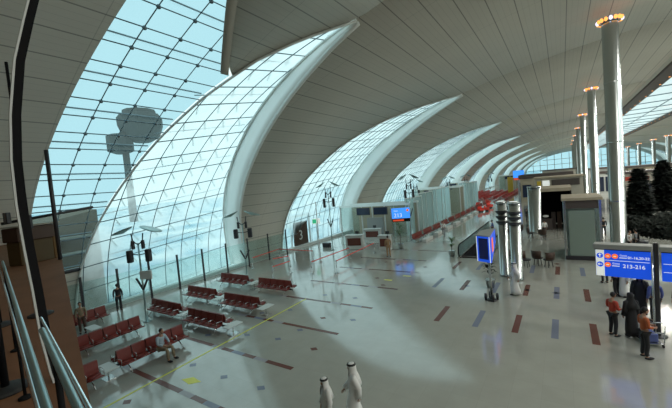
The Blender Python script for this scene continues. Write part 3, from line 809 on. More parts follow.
# bright red chairs in front of the cluster
def armchair():
    root = empty('lounge_chair'); q = MB(); q.rbox((0, 0, .35), (.8, .75, .28), .06); q.build('seat', 'bright_red', root)
    q = MB(); q.rbox((0, .36, .62), (.8, .16, .7), .06); q.build('backrest', 'bright_red', root)
    for s in (-1, 1): q = MB(); q.rbox((s*.42, 0, .5), (.12, .75, .35), .04); q.build('armrest', 'bright_red', root)
    q = MB(); q.box((0, 0, .1), (.6, .5, .2)); q.build('base', 'dark', root); return root
ac = armchair()
for i, (px, py) in enumerate([(479, 207), (487, 211), (481, 212), (488, 204), (490, 208)]):
    place(ac, i > 0, at(px, py), random.random()*3, 'bright red lounge chair in the middle of the hall before the red cluster', 'chair', 'bright red lounge chairs')

# ------------------------------------------------------------------ escalator well
root = empty('escalator', (0, 0, 0)); tag(root, 'escalator opening with glass balustrade and black handrail', 'escalator')
for x, nm in ((HX0, ''), (HX1, '')):
    q = MB(); q.box((x, 36.5, .55), (.05, 14.6, .95)); q.build('balustrade', 'screen_glass', root)
    q = MB(); q.smooth = True; q.tube([(x, 29.15, .12), (x, 29.0, .4), (x, 29.05, .9), (x, 29.4, 1.08), (x, 43.8, 1.08)], .05, 8); q.build('handrail', 'black', root)
    q = MB(); q.rbox((x, 36.5, .06), (.24, 15, .14), .02); q.build('skirt', 'steel', root)
st = MB()
for i in range(20): st.box(((HX0+HX1)/2, HY0+.6+i*.42, -.12-.2*i*.9), (HX1-HX0-.3, .42, .25))
st.build('steps', 'dark_panel', root)

# ------------------------------------------------------------------ ventilation drums
def drum(p, r, h, label, rings=True, cap='lamp_violet'):
    root = empty('ventilation_drum', p); tag(root, label, 'drum', 'steel ventilation drums')
    q = MB(); q.smooth = True; q.lathe([(r*1.05, 0), (r*1.05, .15), (r, .16), (r, h)], (0, 0, 0), 32); q.build('body', 'mirror_steel', root)
    if rings:
        for k_ in range(3): q = MB(); q.smooth = True; q.torus((0, 0, h-.55-k_*.34), r*1.0, .075, 32, 8); q.build('ring', 'dark', root)
    q = MB(); q.smooth = True; q.lathe([(r*1.06, h), (r*1.08, h+.06), (r*1.0, h+.12), (r*.75, h+.12)], (0, 0, 0), 32); q.build('rim', 'steel', root)
    q = MB(); q.lathe([(r*.72, h+.1), (r*.7, h+.15)], (0, 0, 0), 24); q.build('lid', 'sign_white' if cap else 'dark', root)
drum((-3.45, 24.7, 0), .30, 4.85, 'slim steel ventilation drum right beside the blue banner sign')
drum((-2.64, 24.0, 0), .33, 4.85, 'banded steel ventilation drum right of its twin behind the man in white')
drum((-2.6, 42.0, 0), .62, 4.9, 'wide steel ventilation drum at the dark shop entrance', False, None)

# ------------------------------------------------------------------ banner sign on a pole
root = empty('banner_sign', (0, 0, 0)); tag(root, 'blue two-sided banner sign on a steel pole by the escalator', 'sign')
A_, B_, D_ = Vector((-4.13, 19.9, 0)), Vector((-3.38, 19.55, 0)), Vector((-3.55, 22.4, 0))
q = MB(); q.prism([A_.xy, B_.xy, (B_+(D_-B_)*1.0).xy, (A_+(D_-B_)*.55).xy], 3.5, 3.56); q.build('top', 'grey', root)
def panel(a, b, z0_, z1_, th, m, name, zb=None):
    n = Vector((b.y-a.y, -(b.x-a.x), 0)).normalized()*th; q = MB(); zb = z0_ if zb is None else zb
    q.v = [(a.x, a.y, z0_), (b.x, b.y, zb), (b.x, b.y, z1_), (a.x, a.y, z1_)]+[(a.x-n.x, a.y-n.y, z0_), (b.x-n.x, b.y-n.y, zb), (b.x-n.x, b.y-n.y, z1_), (a.x-n.x, a.y-n.y, z1_)]
    for f_ in ((0, 1, 2, 3), (5, 4, 7, 6), (0, 4, 5, 1), (3, 2, 6, 7), (1, 5, 6, 2), (0, 3, 7, 4)): q.face(f_)
    return q.build(name, m, root)
panel(A_, B_, 2.1, 3.5, .06, 'blue_sign', 'front_panel'); panel(B_+Vector((.03, .05, 0)), D_, 2.1, 3.5, .06, 'blue_sign', 'side_panel', 2.7)
dd = (B_-A_); nf = Vector((dd.y, -dd.x, 0)).normalized()*.012
panel(A_+dd*.16+nf, A_+dd*.84+nf, 2.25, 3.4, .01, 'navy', 'poster')
panel(A_+dd*.0+nf*2, A_+dd*.05+nf*2, 2.1, 3.5, .01, 'sign_white', 'edge_strip'); panel(A_+dd*.95+nf*2, A_+dd*1.+nf*2, 2.1, 3.5, .01, 'sign_white', 'edge_strip')
ds = D_-B_; ns = Vector((ds.y, -ds.x, 0)).normalized()*.03
panel(B_+Vector((.03, .05, 0))+ds*.12+ns, B_+Vector((.03, .05, 0))+ds*.3+ns, 2.6, 3.35, .01, 'sign_orange', 'poster'); 
q = MB(); q.smooth = True; q.tube([(-3.5, 19.75, .05), (-3.5, 19.75, 3.5)], .07, 10); q.build('pole', 'steel', root)
q = MB(); q.smooth = True; q.lathe([(.3, 0), (.3, .03), (.1, .06)], (-3.5, 19.75, 0), 16)
for s in range(4): t = s*PI/2+.4; q.lathe([(.06, 0), (.08, .2), (.06, .38)], (-3.5+.3*math.cos(t), 19.75+.3*math.sin(t), 0), 10)
q.build('base', 'dark', root)

# ------------------------------------------------------------------ shops in the middle of the hall
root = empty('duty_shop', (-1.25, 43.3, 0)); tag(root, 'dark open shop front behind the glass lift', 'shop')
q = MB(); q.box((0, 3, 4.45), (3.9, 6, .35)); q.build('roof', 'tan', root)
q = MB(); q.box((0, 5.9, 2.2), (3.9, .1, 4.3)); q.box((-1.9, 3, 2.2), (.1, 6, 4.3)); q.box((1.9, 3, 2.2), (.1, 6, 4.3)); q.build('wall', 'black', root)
q = MB(); q.rbox((-.6, 1.2, .6), (1.4, .6, 1.2), .03); q.build('counter', 'dark_panel', root)
for k_ in range(3): q = MB(); q.rbox((.2+k_*.55, 2.4, .9), (.4, .4, 1.8), .02); q.build('display_stand', ['dark_panel', 'brown_wood', 'dark'][k_], root)
q = MB(); q.ball((-.5, 1.0, 1.5), (.3, .1, .14)); q.build('counter_lamp', 'cloth_white', root)
root = empty('upper_shop', (-.6, 60, 0)); tag(root, 'beige upper-level shop block with a brown band', 'shop')
q = MB(); q.box((0, 3, 2.6), (6, 6, 5.2)); q.build('wall', 'beige', root)
q = MB(); q.box((.9, -.05, 4.5), (3.4, .1, .9)); q.build('fascia', 'dark_panel', root)
q = MB(); q.box((-1.5, -.06, 4.0), (.9, .1, 1.8)); q.build('sign_panel', 'sign_white', root)
q = MB(); q.box((-2.4, -.06, 4.0), (.5, .1, 1.7)); q.build('sign_column', 'sign_yellow', root)
q = MB(); q.box((0, 2.9, 5.3), (6.4, 6.4, .2)); q.build('roof', 'tan', root)
root = empty('far_shop', (-3, 82, 0)); tag(root, 'long dark-roofed shop block further down the hall', 'shop')
q = MB(); q.box((0, 4, 2.4), (9, 8, 4.8)); q.build('wall', 'tan', root)
q = MB(); q.box((0, 4, 5.2), (9.6, 8.6, .8)); q.build('roof', 'dark_panel', root)
q = MB()
for k_ in range(4): q.box((-3.3+2.2*k_, -.05, 2.2), (1.6, .1, 2.6))
q.build('shop_window', 'screen', root)
for i, (x, y, w, h, m, l) in enumerate([(-7, 108, 7, 4.5, 'grey', 'grey distant shop unit between the seats and the columns'), (-1, 132, 9, 5.5, 'beige', 'pale distant shop block behind the long dark roof'),
        (8.2, 62, 5, 5.0, 'beige', 'beige shop block right of the second column'), (13.5, 78, 8, 5.5, 'tan', 'tan shop block behind the dark trees'), (22, 105, 12, 5, 'grey', 'grey shop block far down the right side'),
        (6.6, 90, 4, 5.5, 'light_grey', 'pale shop block between the column rows'), (30, 120, 10, 5, 'beige', 'beige distant block below the right arches')]):
    root = empty('shop_block', (x, y, 0)); tag(root, l, 'shop', 'distant shop blocks')
    q = MB(); q.box((0, 2, h/2), (w, 4, h)); q.build('wall', m, root)
    q = MB(); q.box((0, 2, h+.15), (w+.5, 4.5, .3)); q.build('roof', 'dark_panel', root)
    q = MB()
    for k_ in range(3): q.box(((k_-1)*w*.31, -.04, h*.42), (w*.24, .08, h*.55))
    q.build('shop_window', 'screen', root)
    q = MB(); q.box((0, -.08, h*.86), (w*.6, .1, .5)); q.build('sign_board', ['sign_yellow', 'dark_panel', 'cloth_red', 'sign_white'][i % 4], root)
p = Vector((-9.8, 104, 0)); root = empty('gate_sign', p); tag(root, 'distant small blue gate sign above the red seating', 'sign')
MB().rbox((0, 0, 5.6), (2.6, .3, 1.9), .05).build('panel', 'blue_light', root)
q = MB(); q.box((0, 0, 4.3), (2.4, .2, .5)); q.build('display', 'led_red', root); MB().rbox((0, 0, 2.1), (.2, .2, 4.2), .02).build('post', 'steel', root)
p = Vector((-12.8, 112, 0)); root = empty('advert_column', p); tag(root, 'yellow advertising column in front of the far gate room', 'sign')
MB().rbox((0, 0, 2.4), (1.4, .6, 4.8), .05).build('panel', 'sign_yellow', root); MB().rbox((0, 0, .1), (1.7, .9, .2), .03).build('base', 'dark', root)

# glass lift
root = empty('glass_lift', (1.05, 30.2, 0)); tag(root, 'greenish glass lift enclosure with a flat grey roof', 'lift')
w, d_, h = 2.1, 3.8, 4.35
q = MB()
for x in (-w/2, w/2):
    for y in (0, d_): q.rbox((x, y, h/2), (.16, .16, h), .02)
q.build('frame', 'steel', root)
MB().box((-.05, 0, h*.44), (w*.72, .06, h*.78)).build('front_pane', 'frosted', root)
MB().box((0, 0, h*.93), (w, .1, h*.13)).build('header', 'dark_panel', root)
for x in (-w/2, w/2): MB().box((x, d_/2, h/2), (.05, d_-.2, h-.1)).build('side_pane', 'screen_glass', root)
MB().box((0, d_, h/2), (w-.2, .06, h-.1)).build('rear_wall', 'grey', root)
MB().rbox((0, d_/2, h+.1), (w+.35, d_+.4, .2), .03).build('roof', 'tan', root)
MB().rbox((0, -.03, .15), (w+.1, .2, .3), .02).build('base', 'dark', root)
q = MB(); q.rbox((0, 1.9, 1.5), (1.4, 1.5, 2.6), .04); q.build('car', 'light_grey', root)

# cafe chairs
def cafe_chair():
    root = empty('cafe_chair'); q = MB(); q.smooth = True; q.lathe([(.24, .4), (.36, .44), (.38, .5), (.30, .5)], (0, 0, 0), 14); q.build('seat', 'dark', root)
    q = MB(); q.smooth = True; b_ = 0
    for k_ in range(9):
        t = PI*.12+PI*.76*k_/8; q.v += [(.36*math.cos(t), .30*math.sin(t), .48), (.42*math.cos(t), .38*math.sin(t), .95)]
    for k_ in range(8): q.face((2*k_, 2*k_+1, 2*k_+3, 2*k_+2))
    o = q.build('backrest', 'brown_wood', root); s_ = o.modifiers.new('t', 'SOLIDIFY'); s_.thickness = .06
    for k_ in range(4): t = PI/4+k_*PI/2; q = MB(); q.tube([(.2*math.cos(t), .2*math.sin(t), .42), (.28*math.cos(t), .28*math.sin(t), 0)], .025, 6); q.build('leg', 'dark', root)
    return root
cc = cafe_chair()
for i, (px, py, l) in enumerate([(514, 265, 'dark cafe chair closest to the steel drums'), (526, 267, 'dark cafe chair second in the loose row'), (538, 265, 'dark brown cafe chair third in the loose row'), (549, 267, 'dark cafe chair last in the row, nearest the glass lift'), (520, 235, 'dark cafe chair in the group further back by the wide drum'), (512, 238, 'dark cafe chair behind the drums, group further back'), (531, 238, 'dark cafe chair near the shop entrance'), (543, 240, 'dark cafe chair before the dark shop')]):
    o = place(cc, i > 0, at(px, py), i*1.3, l, 'chair', 'cafe chairs'); o.scale = (.9, .9, 1.15)

# ------------------------------------------------------------------ direction signs on the right
sa, sb = Vector((1.02, 17.9, 0)), Vector((2.72, 17.60, 0))
def board(a, b, label, z0_=2.22, z1_=3.34):
    d = b-a; root = empty('direction_sign', a, math.atan2(d.y, d.x)); tag(root, label, 'sign', 'blue direction signs'); w = d.length
    MB().rbox((w/2, .1, (z0_+z1_)/2), (w, .2, z1_-z0_), .02).build('panel', 'blue_sign', root)
    MB().rbox((w/2, .14, z1_+.14), (w+.12, .55, .2), .03).build('housing', 'grey', root)
    MB().box((w/2, .1, z1_+.02), (w+.02, .25, .06)).build('shadow_gap', 'black', root)
    return root, w
r1, w1 = board(sa, sb, 'blue direction sign reading 213-216 with white side strip')
zz0, zz1 = 2.22, 3.34; fy = -.012
MB().box((.15, fy, (zz0+zz1)/2), (.28, .02, zz1-zz0-.02)).build('white_strip', 'sign_white', r1)
def disc(root, x, z, r, m, y=fy, name='symbol'):
    q = MB(); n_ = 20
    for yy in (y-.012, y+.01):
        for k_ in range(n_): q.v.append((x+r*math.cos(2*PI*k_/n_), yy, z+r*math.sin(2*PI*k_/n_)))
    q.face(tuple(range(n_))); q.face(tuple(range(2*n_-1, n_-1, -1)))
    for k_ in range(n_): q.face((k_, n_+k_, n_+(k_+1) % n_, (k_+1) % n_))
    return q.build(name, m, root)
for z, a_ in ((3.09, 'up'), (2.72, 'left')):
    dk = disc(r1, .15, z, .11, 'blue_sign', fy-.012, 'arrow_disc'); q = MB(); y_ = fy-.026
    if a_ == 'up': q.box((.15, y_, z-.01), (.03, .006, .12)); q.v += [(.09, y_, z+.02), (.21, y_, z+.02), (.15, y_, z+.09)]
    else: q.box((.16, y_, z), (.12, .006, .03)); q.v += [(.13, y_, z-.06), (.13, y_, z+.06), (.06, y_, z)]
    q.face((8, 9, 10)); q.build('arrow', 'sign_white', dk)
for x, z in ((.41, 3.08), (.64, 3.08), (.40, 2.72)):
    dk = disc(r1, x, z, .10, 'sign_orange'); MB().box((x, fy-.02, z), (.09, .01, .03)).build('symbol_mark', 'sign_white', dk)
MB().box((1.0, fy-.004, 2.90), (1.38, .01, .018)).build('divider', 'sign_white', r1)
text('Gates', .10, (.79, fy-.01, 3.10), 'sign_white', r1); text('Gates', .10, (.55, fy-.01, 2.75), 'sign_white', r1)
for x, z in ((.9, 3.03), (.66, 2.68)): MB().box((x, fy-.004, z), (.24, .008, .03)).build('small_line', 'sign_white', r1)
text('01-16,20-22', .135, (1.04, fy-.01, 3.01), 'sign_white', r1, off=.003); text('213-216', .205, (.88, fy-.01, 2.63), 'sign_white', r1, off=.003)
sa2 = Vector((3.02, 17.53, 0)); r2, w2 = board(sa2, sa2+Vector((2.0, -.3, 0)), 'blue direction sign reading 205 and 201 right of the dark sign pole')
text('205-212', .2, (.36, fy-.01, 2.98), 'sign_white', r2, off=.006); text('201-204', .2, (.32, fy-.01, 2.66), 'sign_white', r2, off=.006)
for z in (2.9, 2.58): MB().box((1., fy-.004, z), (1.9, .01, .018)).build('divider', 'sign_white', r2)
root = empty('sign_pole', (2.87, 17.62, 0)); tag(root, 'dark pole standing between the two blue direction signs', 'pole')
MB().rbox((0, -.02, 1.85), (.14, .14, 3.7), .02).build('post', 'dark', root)
q = MB(); q.smooth = True; q.tube([(-.13, -.1, 0), (-.13, -.1, 2.9)], .035, 8); q.build('tube', 'steel', root)
q = MB(); q.smooth = True; q.lathe([(.28, 0), (.28, .03), (.1, .05)], (0, 0, 0), 16); q.build('base', 'dark', root)

# ------------------------------------------------------------------ dark trees
def conifer(p, h, r, label, seed):
    rnd = random.Random(seed); root = empty('indoor_conifer', p); tag(root, label, 'tree', 'dark indoor trees')
    q = MB(); q.smooth = True; q.lathe([(.5, 0), (.65, .7), (.6, .72), (.55, .7)], (0, 0, 0), 18); q.build('planter', 'dark', root)
    q = MB(); q.smooth = True; q.tube([(0, 0, .6), (0, 0, h*.92)], .12, 8, r2=.03); q.build('trunk', 'bark', root)
    q = MB()
    for i in range(1900):
        t = rnd.random(); z = .9+(h-.9)*t; rr = r*(1-t)**.55*(.45+.6*rnd.random())*(1 if t > .12 else .6+3*t); a_ = rnd.random()*2*PI
        c_ = Vector((math.cos(a_)*rr, math.sin(a_)*rr, z)); d = Vector((math.cos(a_), math.sin(a_), -.25+.3*rnd.random())).normalized(); s = Vector((-math.sin(a_), math.cos(a_), rnd.random()-.5)).normalized()
        l = .34+.3*rnd.random(); w_ = .14+.12*rnd.random(); b_ = len(q.v)
        q.v += [tuple(c_-d*l-s*w_*.4), tuple(c_-s*w_), tuple(c_+d*l), tuple(c_+s*w_), tuple(c_-d*l+s*w_*.4)]; q.face((b_, b_+1, b_+2, b_+3, b_+4))
    q.build('foliage', 'pine', root)
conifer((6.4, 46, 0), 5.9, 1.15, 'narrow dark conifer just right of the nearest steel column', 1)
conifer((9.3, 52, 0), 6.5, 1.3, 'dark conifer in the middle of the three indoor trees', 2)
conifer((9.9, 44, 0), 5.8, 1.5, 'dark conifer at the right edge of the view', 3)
def bush(p, r, h, label, seed):
    rnd = random.Random(seed); root = empty('broad_planter_tree', p); tag(root, label, 'tree', 'broad dark planter trees')
    q = MB(); q.smooth = True; q.lathe([(.5, 0), (.65, .6), (.6, .62)], (0, 0, 0), 18); q.build('planter', 'dark', root)
    q = MB(); q.smooth = True; q.tube([(0, 0, .5), (0, 0, h*.8)], .1, 8); q.build('trunk', 'bark', root)
    q = MB()
    for i in range(2200):
        a_ = rnd.random()*2*PI; e = math.asin(rnd.random()); k_ = .55+.45*rnd.random(); c_ = Vector((math.cos(a_)*math.cos(e)*r*k_, math.sin(a_)*math.cos(e)*r*k_, h*.55+math.sin(e)*h*.45*k_))
        d = Vector((rnd.random()-.5, rnd.random()-.5, rnd.random()-.5)).normalized(); s = d.orthogonal().normalized(); l = .27; b_ = len(q.v)
        q.v += [tuple(c_-d*l), tuple(c_-s*l*.5), tuple(c_+d*l), tuple(c_+s*l*.5)]; q.face((b_, b_+1, b_+2, b_+3))
    q.build('foliage', 'pine', root)
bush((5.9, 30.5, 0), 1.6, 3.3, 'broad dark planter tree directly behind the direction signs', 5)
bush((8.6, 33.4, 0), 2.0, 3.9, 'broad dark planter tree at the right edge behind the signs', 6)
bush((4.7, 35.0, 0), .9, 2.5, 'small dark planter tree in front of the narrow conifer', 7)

# ------------------------------------------------------------------ people
def skin_mesh(chains, sub=1):
    """chains: list of (points, radii, edges, root) joined as one skinned surface -> mesh"""
    V = []; E_ = []; Rr = []; roots = []
    for pts, rad, edges, rt in chains:
        b_ = len(V); V += [tuple(p) for p in pts]; Rr += list(rad); E_ += [(b_+a, b_+c) for a, c in edges]; roots.append(b_+rt)
    me = bpy.data.meshes.new('tmp'); me.from_pydata(V, E_, []); o = bpy.data.objects.new('tmp', me); C.objects.link(o)
    md = o.modifiers.new('s', 'SKIN'); md.use_smooth_shade = True
    for i, sv in enumerate(me.skin_vertices[0].data):
        r = Rr[i]; sv.radius = r if hasattr(r, '__len__') else (r, r); sv.use_root = i in roots
    if sub: sb_ = o.modifiers.new('u', 'SUBSURF'); sb_.levels = sub; sb_.render_levels = sub
    dg = bpy.context.evaluated_depsgraph_get(); dg.update(); res = bpy.data.meshes.new_from_object(o.evaluated_get(dg))
    bpy.data.objects.remove(o); bpy.data.meshes.remove(me); return res
def chain(pts, rad): return (pts, rad, [(i, i+1) for i in range(len(pts)-1)], 0)
def joints(pose):
    V_ = Vector; J = {}
    J['pelvis'] = V_((0, 0, .95)); J['belly'] = V_((0, .01, 1.12)); J['chest'] = V_((0, .0, 1.32)); J['neck'] = V_((0, -.01, 1.48)); J['head'] = V_((0, .01, 1.62))
    for s, k_ in ((-1, 'l'), (1, 'r')):
        J['sh'+k_] = V_((s*.18, 0, 1.42)); J['el'+k_] = V_((s*.235, -.02, 1.13)); J['wr'+k_] = V_((s*.24, .06, .88))
        J['hip'+k_] = V_((s*.09, 0, .92)); J['kn'+k_] = V_((s*.105, .03, .50)); J['an'+k_] = V_((s*.11, -.02, .085)); J['to'+k_] = V_((s*.13, .15, .035))
    if pose == 'walk':
        J['knl'] = V_((-.10, .20, .53)); J['anl'] = V_((-.10, .26, .09)); J['tol'] = V_((-.11, .42, .05))
        J['knr'] = V_((.10, -.02, .50)); J['anr'] = V_((.10, -.28, .13)); J['tor'] = V_((.11, -.13, .04))
        J['ell'] = V_((-.23, -.12, 1.15)); J['wrl'] = V_((-.22, -.10, .90)); J['elr'] = V_((.23, .06, 1.14)); J['wrr'] = V_((.21, .24, .95))
    if pose == 'hold':
        J['ell'] = V_((-.24, .0, 1.14)); J['wrl'] = V_((-.10, .24, 1.12)); J['elr'] = V_((.24, .0, 1.14)); J['wrr'] = V_((.12, .24, 1.10)); J['head'] = V_((0, .05, 1.61))
    if pose == 'sit':
        dz = -.42
        for k_ in ('pelvis', 'belly', 'chest', 'neck', 'head', 'shl', 'shr', 'hipl', 'hipr'): J[k_] = J[k_]+V_((0, .04 if k_ in ('chest', 'neck', 'shl', 'shr') else 0, dz))
        J['neck'] += V_((0, .05, 0)); J['head'] += V_((0, .10, -.01))
        for s, k_ in ((-1, 'l'), (1, 'r')):
            J['kn'+k_] = V_((s*.14, .46, .54)); J['an'+k_] = V_((s*.15, .50, .09)); J['to'+k_] = V_((s*.17, .67, .035))
            J['el'+k_] = V_((s*.26, .12, .76)); J['wr'+k_] = V_((s*.12, .36, .66))
    return J
def fingers(wr, el, s):
    d = (wr-el).normalized(); side = d.cross(Vector((0, 1, 0)) if abs(d.y) < .8 else Vector((0, 0, 1))).normalized(); fr = d.cross(side).normalized()
    out = []; palm = wr+d*.085
    for i, l in enumerate((.065, .078, .073, .058)):
        b_ = palm+fr*(.03-.02*i)-d*.015; out.append(chain([b_, b_+d*l*.55, b_+d*l*.9-side*s*.015, b_+d*l*1.05-side*s*.035], [.0095, .009, .0085, .007]))
    b_ = wr+d*.03+fr*.02; out.append(chain([b_, b_+fr*.035+d*.02, b_+fr*.045+d*.055], [.012, .011, .008]))
    return out, palm
def person(p, rz, pose, top, legs, label, hair='hair', robe=None, scarf=None, scale=1., bag=None):
    root = empty('person', p, rz); tag(root, label, 'person', 'people'); root.scale = (scale,)*3
    J = joints(pose)
    if robe and pose == 'walk':
        for k_ in ('knl', 'anl', 'tol', 'knr', 'anr', 'tor'): J[k_].y *= .55
    P_ = [J['pelvis'], J['belly'], J['chest'], J['neck'], J['head']-Vector((0, .01, .06))]; R_ = [(.13, .10), (.12, .09), (.14, .10), .055, .055]
    E_ = [(0, 1), (1, 2), (2, 3), (3, 4)]; hands = []
    for k_, s in (('l', -1), ('r', 1)):
        n_ = len(P_); P_ += [J['sh'+k_], J['el'+k_], J['wr'+k_]]; R_ += [.058, .042, .028]; E_ += [(2, n_), (n_, n_+1), (n_+1, n_+2)]
        fg, palm = fingers(J['wr'+k_], J['el'+k_], s); hands += fg; P_.append(palm); R_.append((.040, .016)); E_.append((n_+2, n_+3))
        n_ = len(P_); P_ += [J['hip'+k_], J['kn'+k_], J['an'+k_], J['to'+k_]]; R_ += [.085, .058, .04, .032]; E_ += [(0, n_), (n_, n_+1), (n_+1, n_+2), (n_+2, n_+3)]
    me = skin_mesh([(P_, R_, E_, 0)]+hands)
    # the head, with brow, nose, mouth and ears, joined to the body mesh
    h = MB(); h.smooth = True; c = J['head']+Vector((0, .01, .03)); h.ball(c, (.075, .095, .115), 16, 12)
    for i, v in enumerate(h.v):
        v = Vector(v)-c
        if v.z < -.02: v.x *= 1-.28*min(1, (-v.z-.02)/.09); v.y = v.y*(1-.15*min(1, (-v.z-.02)/.09))+.008
        h.v[i] = tuple(c+v)
    h.ball(c+Vector((0, .098, -.012)), (.013, .020, .024), 8, 6)
    for s in (-1, 1): h.ball(c+Vector((s*.077, -.005, -.01)), (.012, .020, .032), 8, 6); h.ball(c+Vector((s*.03, .082, .012)), (.014, .010, .009), 8, 6)
    h.ball(c+Vector((0, .086, -.055)), (.024, .010, .008), 8, 6)
    bm = bmesh.new(); bm.from_mesh(me); m2 = bpy.data.meshes.new('h'); m2.from_pydata(h.v, [], h.f); bm.from_mesh(m2); bm.to_mesh(me); bm.free(); bpy.data.meshes.remove(m2)
    me.materials.clear(); me.materials.append(MATS['skin']); me.polygons.foreach_set('use_smooth', [True]*len(me.polygons)); me.polygons.foreach_set('material_index', [0]*len(me.polygons))
    body = bpy.data.objects.new('body', me); C.objects.link(body); body.parent = root
    def cloth(name, mesh, m):
        mesh.materials.clear(); mesh.materials.append(MATS[m]); mesh.polygons.foreach_set('material_index', [0]*len(mesh.polygons)); o = bpy.data.objects.new(name, mesh); C.objects.link(o); o.parent = root; return o
    sleeves = []
    for k_ in 'lr':
        mid = J['el'+k_].lerp(J['wr'+k_], .97 if robe else .8); sleeves.append((J['sh'+k_], J['el'+k_], mid))
    if robe:
        q = MB(); q.smooth = True; foot = (J['anl']+J['anr'])/2
        secs = [(.10, foot, .24 if pose == 'walk' else .21, .27 if pose == 'walk' else .19), (.3, foot.lerp(J['pelvis'], .25), .22, .235 if pose == 'walk' else .19), (.6, foot.lerp(J['pelvis'], .6)+Vector((0, .05 if pose == 'walk' else 0, 0)), .205, .195 if pose == 'walk' else .165), (.95, J['pelvis'], .185, .15), (1.15, J['belly'], .175, .14), (1.32, J['chest'], .20, .14), (1.42, J['chest'].lerp(J['neck'], .6), .17, .11), (1.48, J['neck'], .075, .07)]
        n_ = 20; z_ = [s_[0] for s_ in secs]
        for zc_, cc_, rx, ry in secs:
            for j in range(n_):
                t = 2*PI*j/n_; wob = 1+.05*math.sin(5*t+zc_*3)*(1 if zc_ < .9 else .2); q.v.append((cc_.x+rx*wob*math.cos(t), cc_.y+ry*wob*math.sin(t), zc_))
        for i in range(len(secs)-1):
            for j in range(n_): a_ = i*n_+j; b_ = i*n_+(j+1) % n_; q.face((a_, b_, b_+n_, a_+n_))
        q.face(tuple(range(n_-1, -1, -1)))
        for sl in sleeves: q.tube([tuple(sl[0]-Vector((sl[0].x*.25, 0, 0))), tuple(sl[0]), tuple(sl[1]), tuple(sl[2])], .088, 10)
        q.build('robe', robe, root)
    else:
        P_ = [J['pelvis']+Vector((0, 0, -.02)), J['belly'], J['chest'], J['neck']-Vector((0, 0, .03))]; R_ = [(.150, .115), (.14, .11), (.155, .115), .068]; E_ = [(0, 1), (1, 2), (2, 3)]
        for sl in sleeves: n_ = len(P_); P_ += list(sl); R_ += [.070, .055, .042]; E_ += [(2, n_), (n_, n_+1), (n_+1, n_+2)]
        cloth('shirt', skin_mesh([(P_, R_, E_, 0)]), top)
        P_ = [J['pelvis']]; R_ = [(.14, .11)]; E_ = []
        for k_ in 'lr': n_ = len(P_); P_ += [J['hip'+k_]-Vector((0, 0, .03)), J['kn'+k_], J['an'+k_]+Vector((0, 0, .01))]; R_ += [.098, .072, .060]; E_ += [(0, n_), (n_, n_+1), (n_+1, n_+2)]
        cloth('trousers', skin_mesh([(P_, R_, E_, 0)]), legs)
    for k_ in 'lr':
        q = MB(); q.smooth = True; d = (J['to'+k_]-J['an'+k_]); m_ = J['an'+k_].lerp(J['to'+k_], .5); q.ball((m_.x, m_.y, max(.045, m_.z-.01)), (.052, .15, .045), 10, 6); q.build('shoe', 'cloth_black', root)
    if scarf:
        q = MB(); q.smooth = True; n_ = 16; rings = [(.25, .20, -.46, -.05), (.19, .17, -.27, -.03), (.105, .12, -.12, -.02), (.088, .112, 0, -.015), (.085, .112, .07, -.01), (.06, .08, .118, 0), (.01, .01, .135, 0)]
        for rx, ry, dz, dy in rings:
            for j in range(n_):
                t = PI*(.5+.22)+2*PI*(1-.22)*j/(n_-1) if dz < .05 else PI*.72+2*PI*.78*j/(n_-1)
                q.v.append((c.x+rx*math.cos(t), c.y+dy+ry*math.sin(t), c.z+dz))
        for i in range(len(rings)-1):
            for j in range(n_-1): a_ = i*n_+j; q.face((a_, a_+1, a_+1+n_, a_+n_))
        hs = o = q.build('headscarf', scarf, root); s_ = o.modifiers.new('t', 'SOLIDIFY'); s_.thickness = .01; s_.offset = 1
        q = MB(); q.smooth = True; q.ball(c+Vector((0, 0, .045)), (.092, .116, .092), 14, 8)
        q.v = [v if v[2] > c.z+.045 else (v[0], v[1], c.z+.045) for v in q.v]; q.build('scarf_crown', scarf, hs)
        if scarf == 'robe_white':
            q = MB(); q.smooth = True; q.torus(c+Vector((0, -.005, .078)), .098, .016, 20, 6, None, .95, 1.15); q.torus(c+Vector((0, -.005, .104)), .088, .014, 20, 6, None, .95, 1.15); q.build('head_cord', 'cloth_black', hs)
    else:
        q = MB(); q.smooth = True; q.ball(c+Vector((0, -.018, .028)), (.086, .098, .105), 14, 10)
        q.v = [v if not (v[1] > c.y+.045 and v[2] < c.z+.06) else (v[0], c.y+.045, max(v[2], c.z+.0)) for v in q.v]; q.build('hair', hair, root)
    if bag:
        q = MB(); q.smooth = True; w_ = J['wrr']+Vector((.03, .02, -.32)); q.rbox(w_, (.12, .34, .30), .04); q.tube([tuple(w_+Vector((0, -.1, .15))), tuple(J['wrr']+Vector((0, 0, -.06))), tuple(w_+Vector((0, .1, .15)))], .012, 6)
        o = q.build('bag', bag); o.parent = None; o.name = 'handbag'
        o.matrix_world = Matrix.Translation(Vector(p)) @ Matrix.Rotation(rz, 4, 'Z') @ Matrix.Scale(scale, 4); tag(o, 'dark bag in the hand of the ' + label.split(' standing')[0][:40], 'bag')
    return root
def pa(px, py): p = at(px, py); return (p.x, p.y, 0)
person((-5.30, 8.05, 0), 2.2, 'walk', None, None, 'man in white robe and white headscarf with black cord, walking at the bottom edge', robe='robe_white', scarf='robe_white', scale=1.04)
person((-5.80, 7.35, 0), 2.6, 'stand', None, None, 'shorter man in white robe left of the other robed man at the bottom edge', robe='robe_white', scarf='robe_white', scale=.93)
person(pa(516, 295), 1.9, 'walk', None, None, 'man in white robe walking alone past the steel drums', robe='robe_white', scarf='robe_white', scale=1.03)
person(pa(613.5, 336), -.9, 'hold', 'cloth_red', 'cloth_black', 'man in red shirt and black trousers standing below the sign', scale=1.02)
person(pa(632, 337), .5, 'stand', None, None, 'woman in long black robe and black scarf beside the man in red', robe='robe_dark', scarf='robe_dark', scale=1.0)
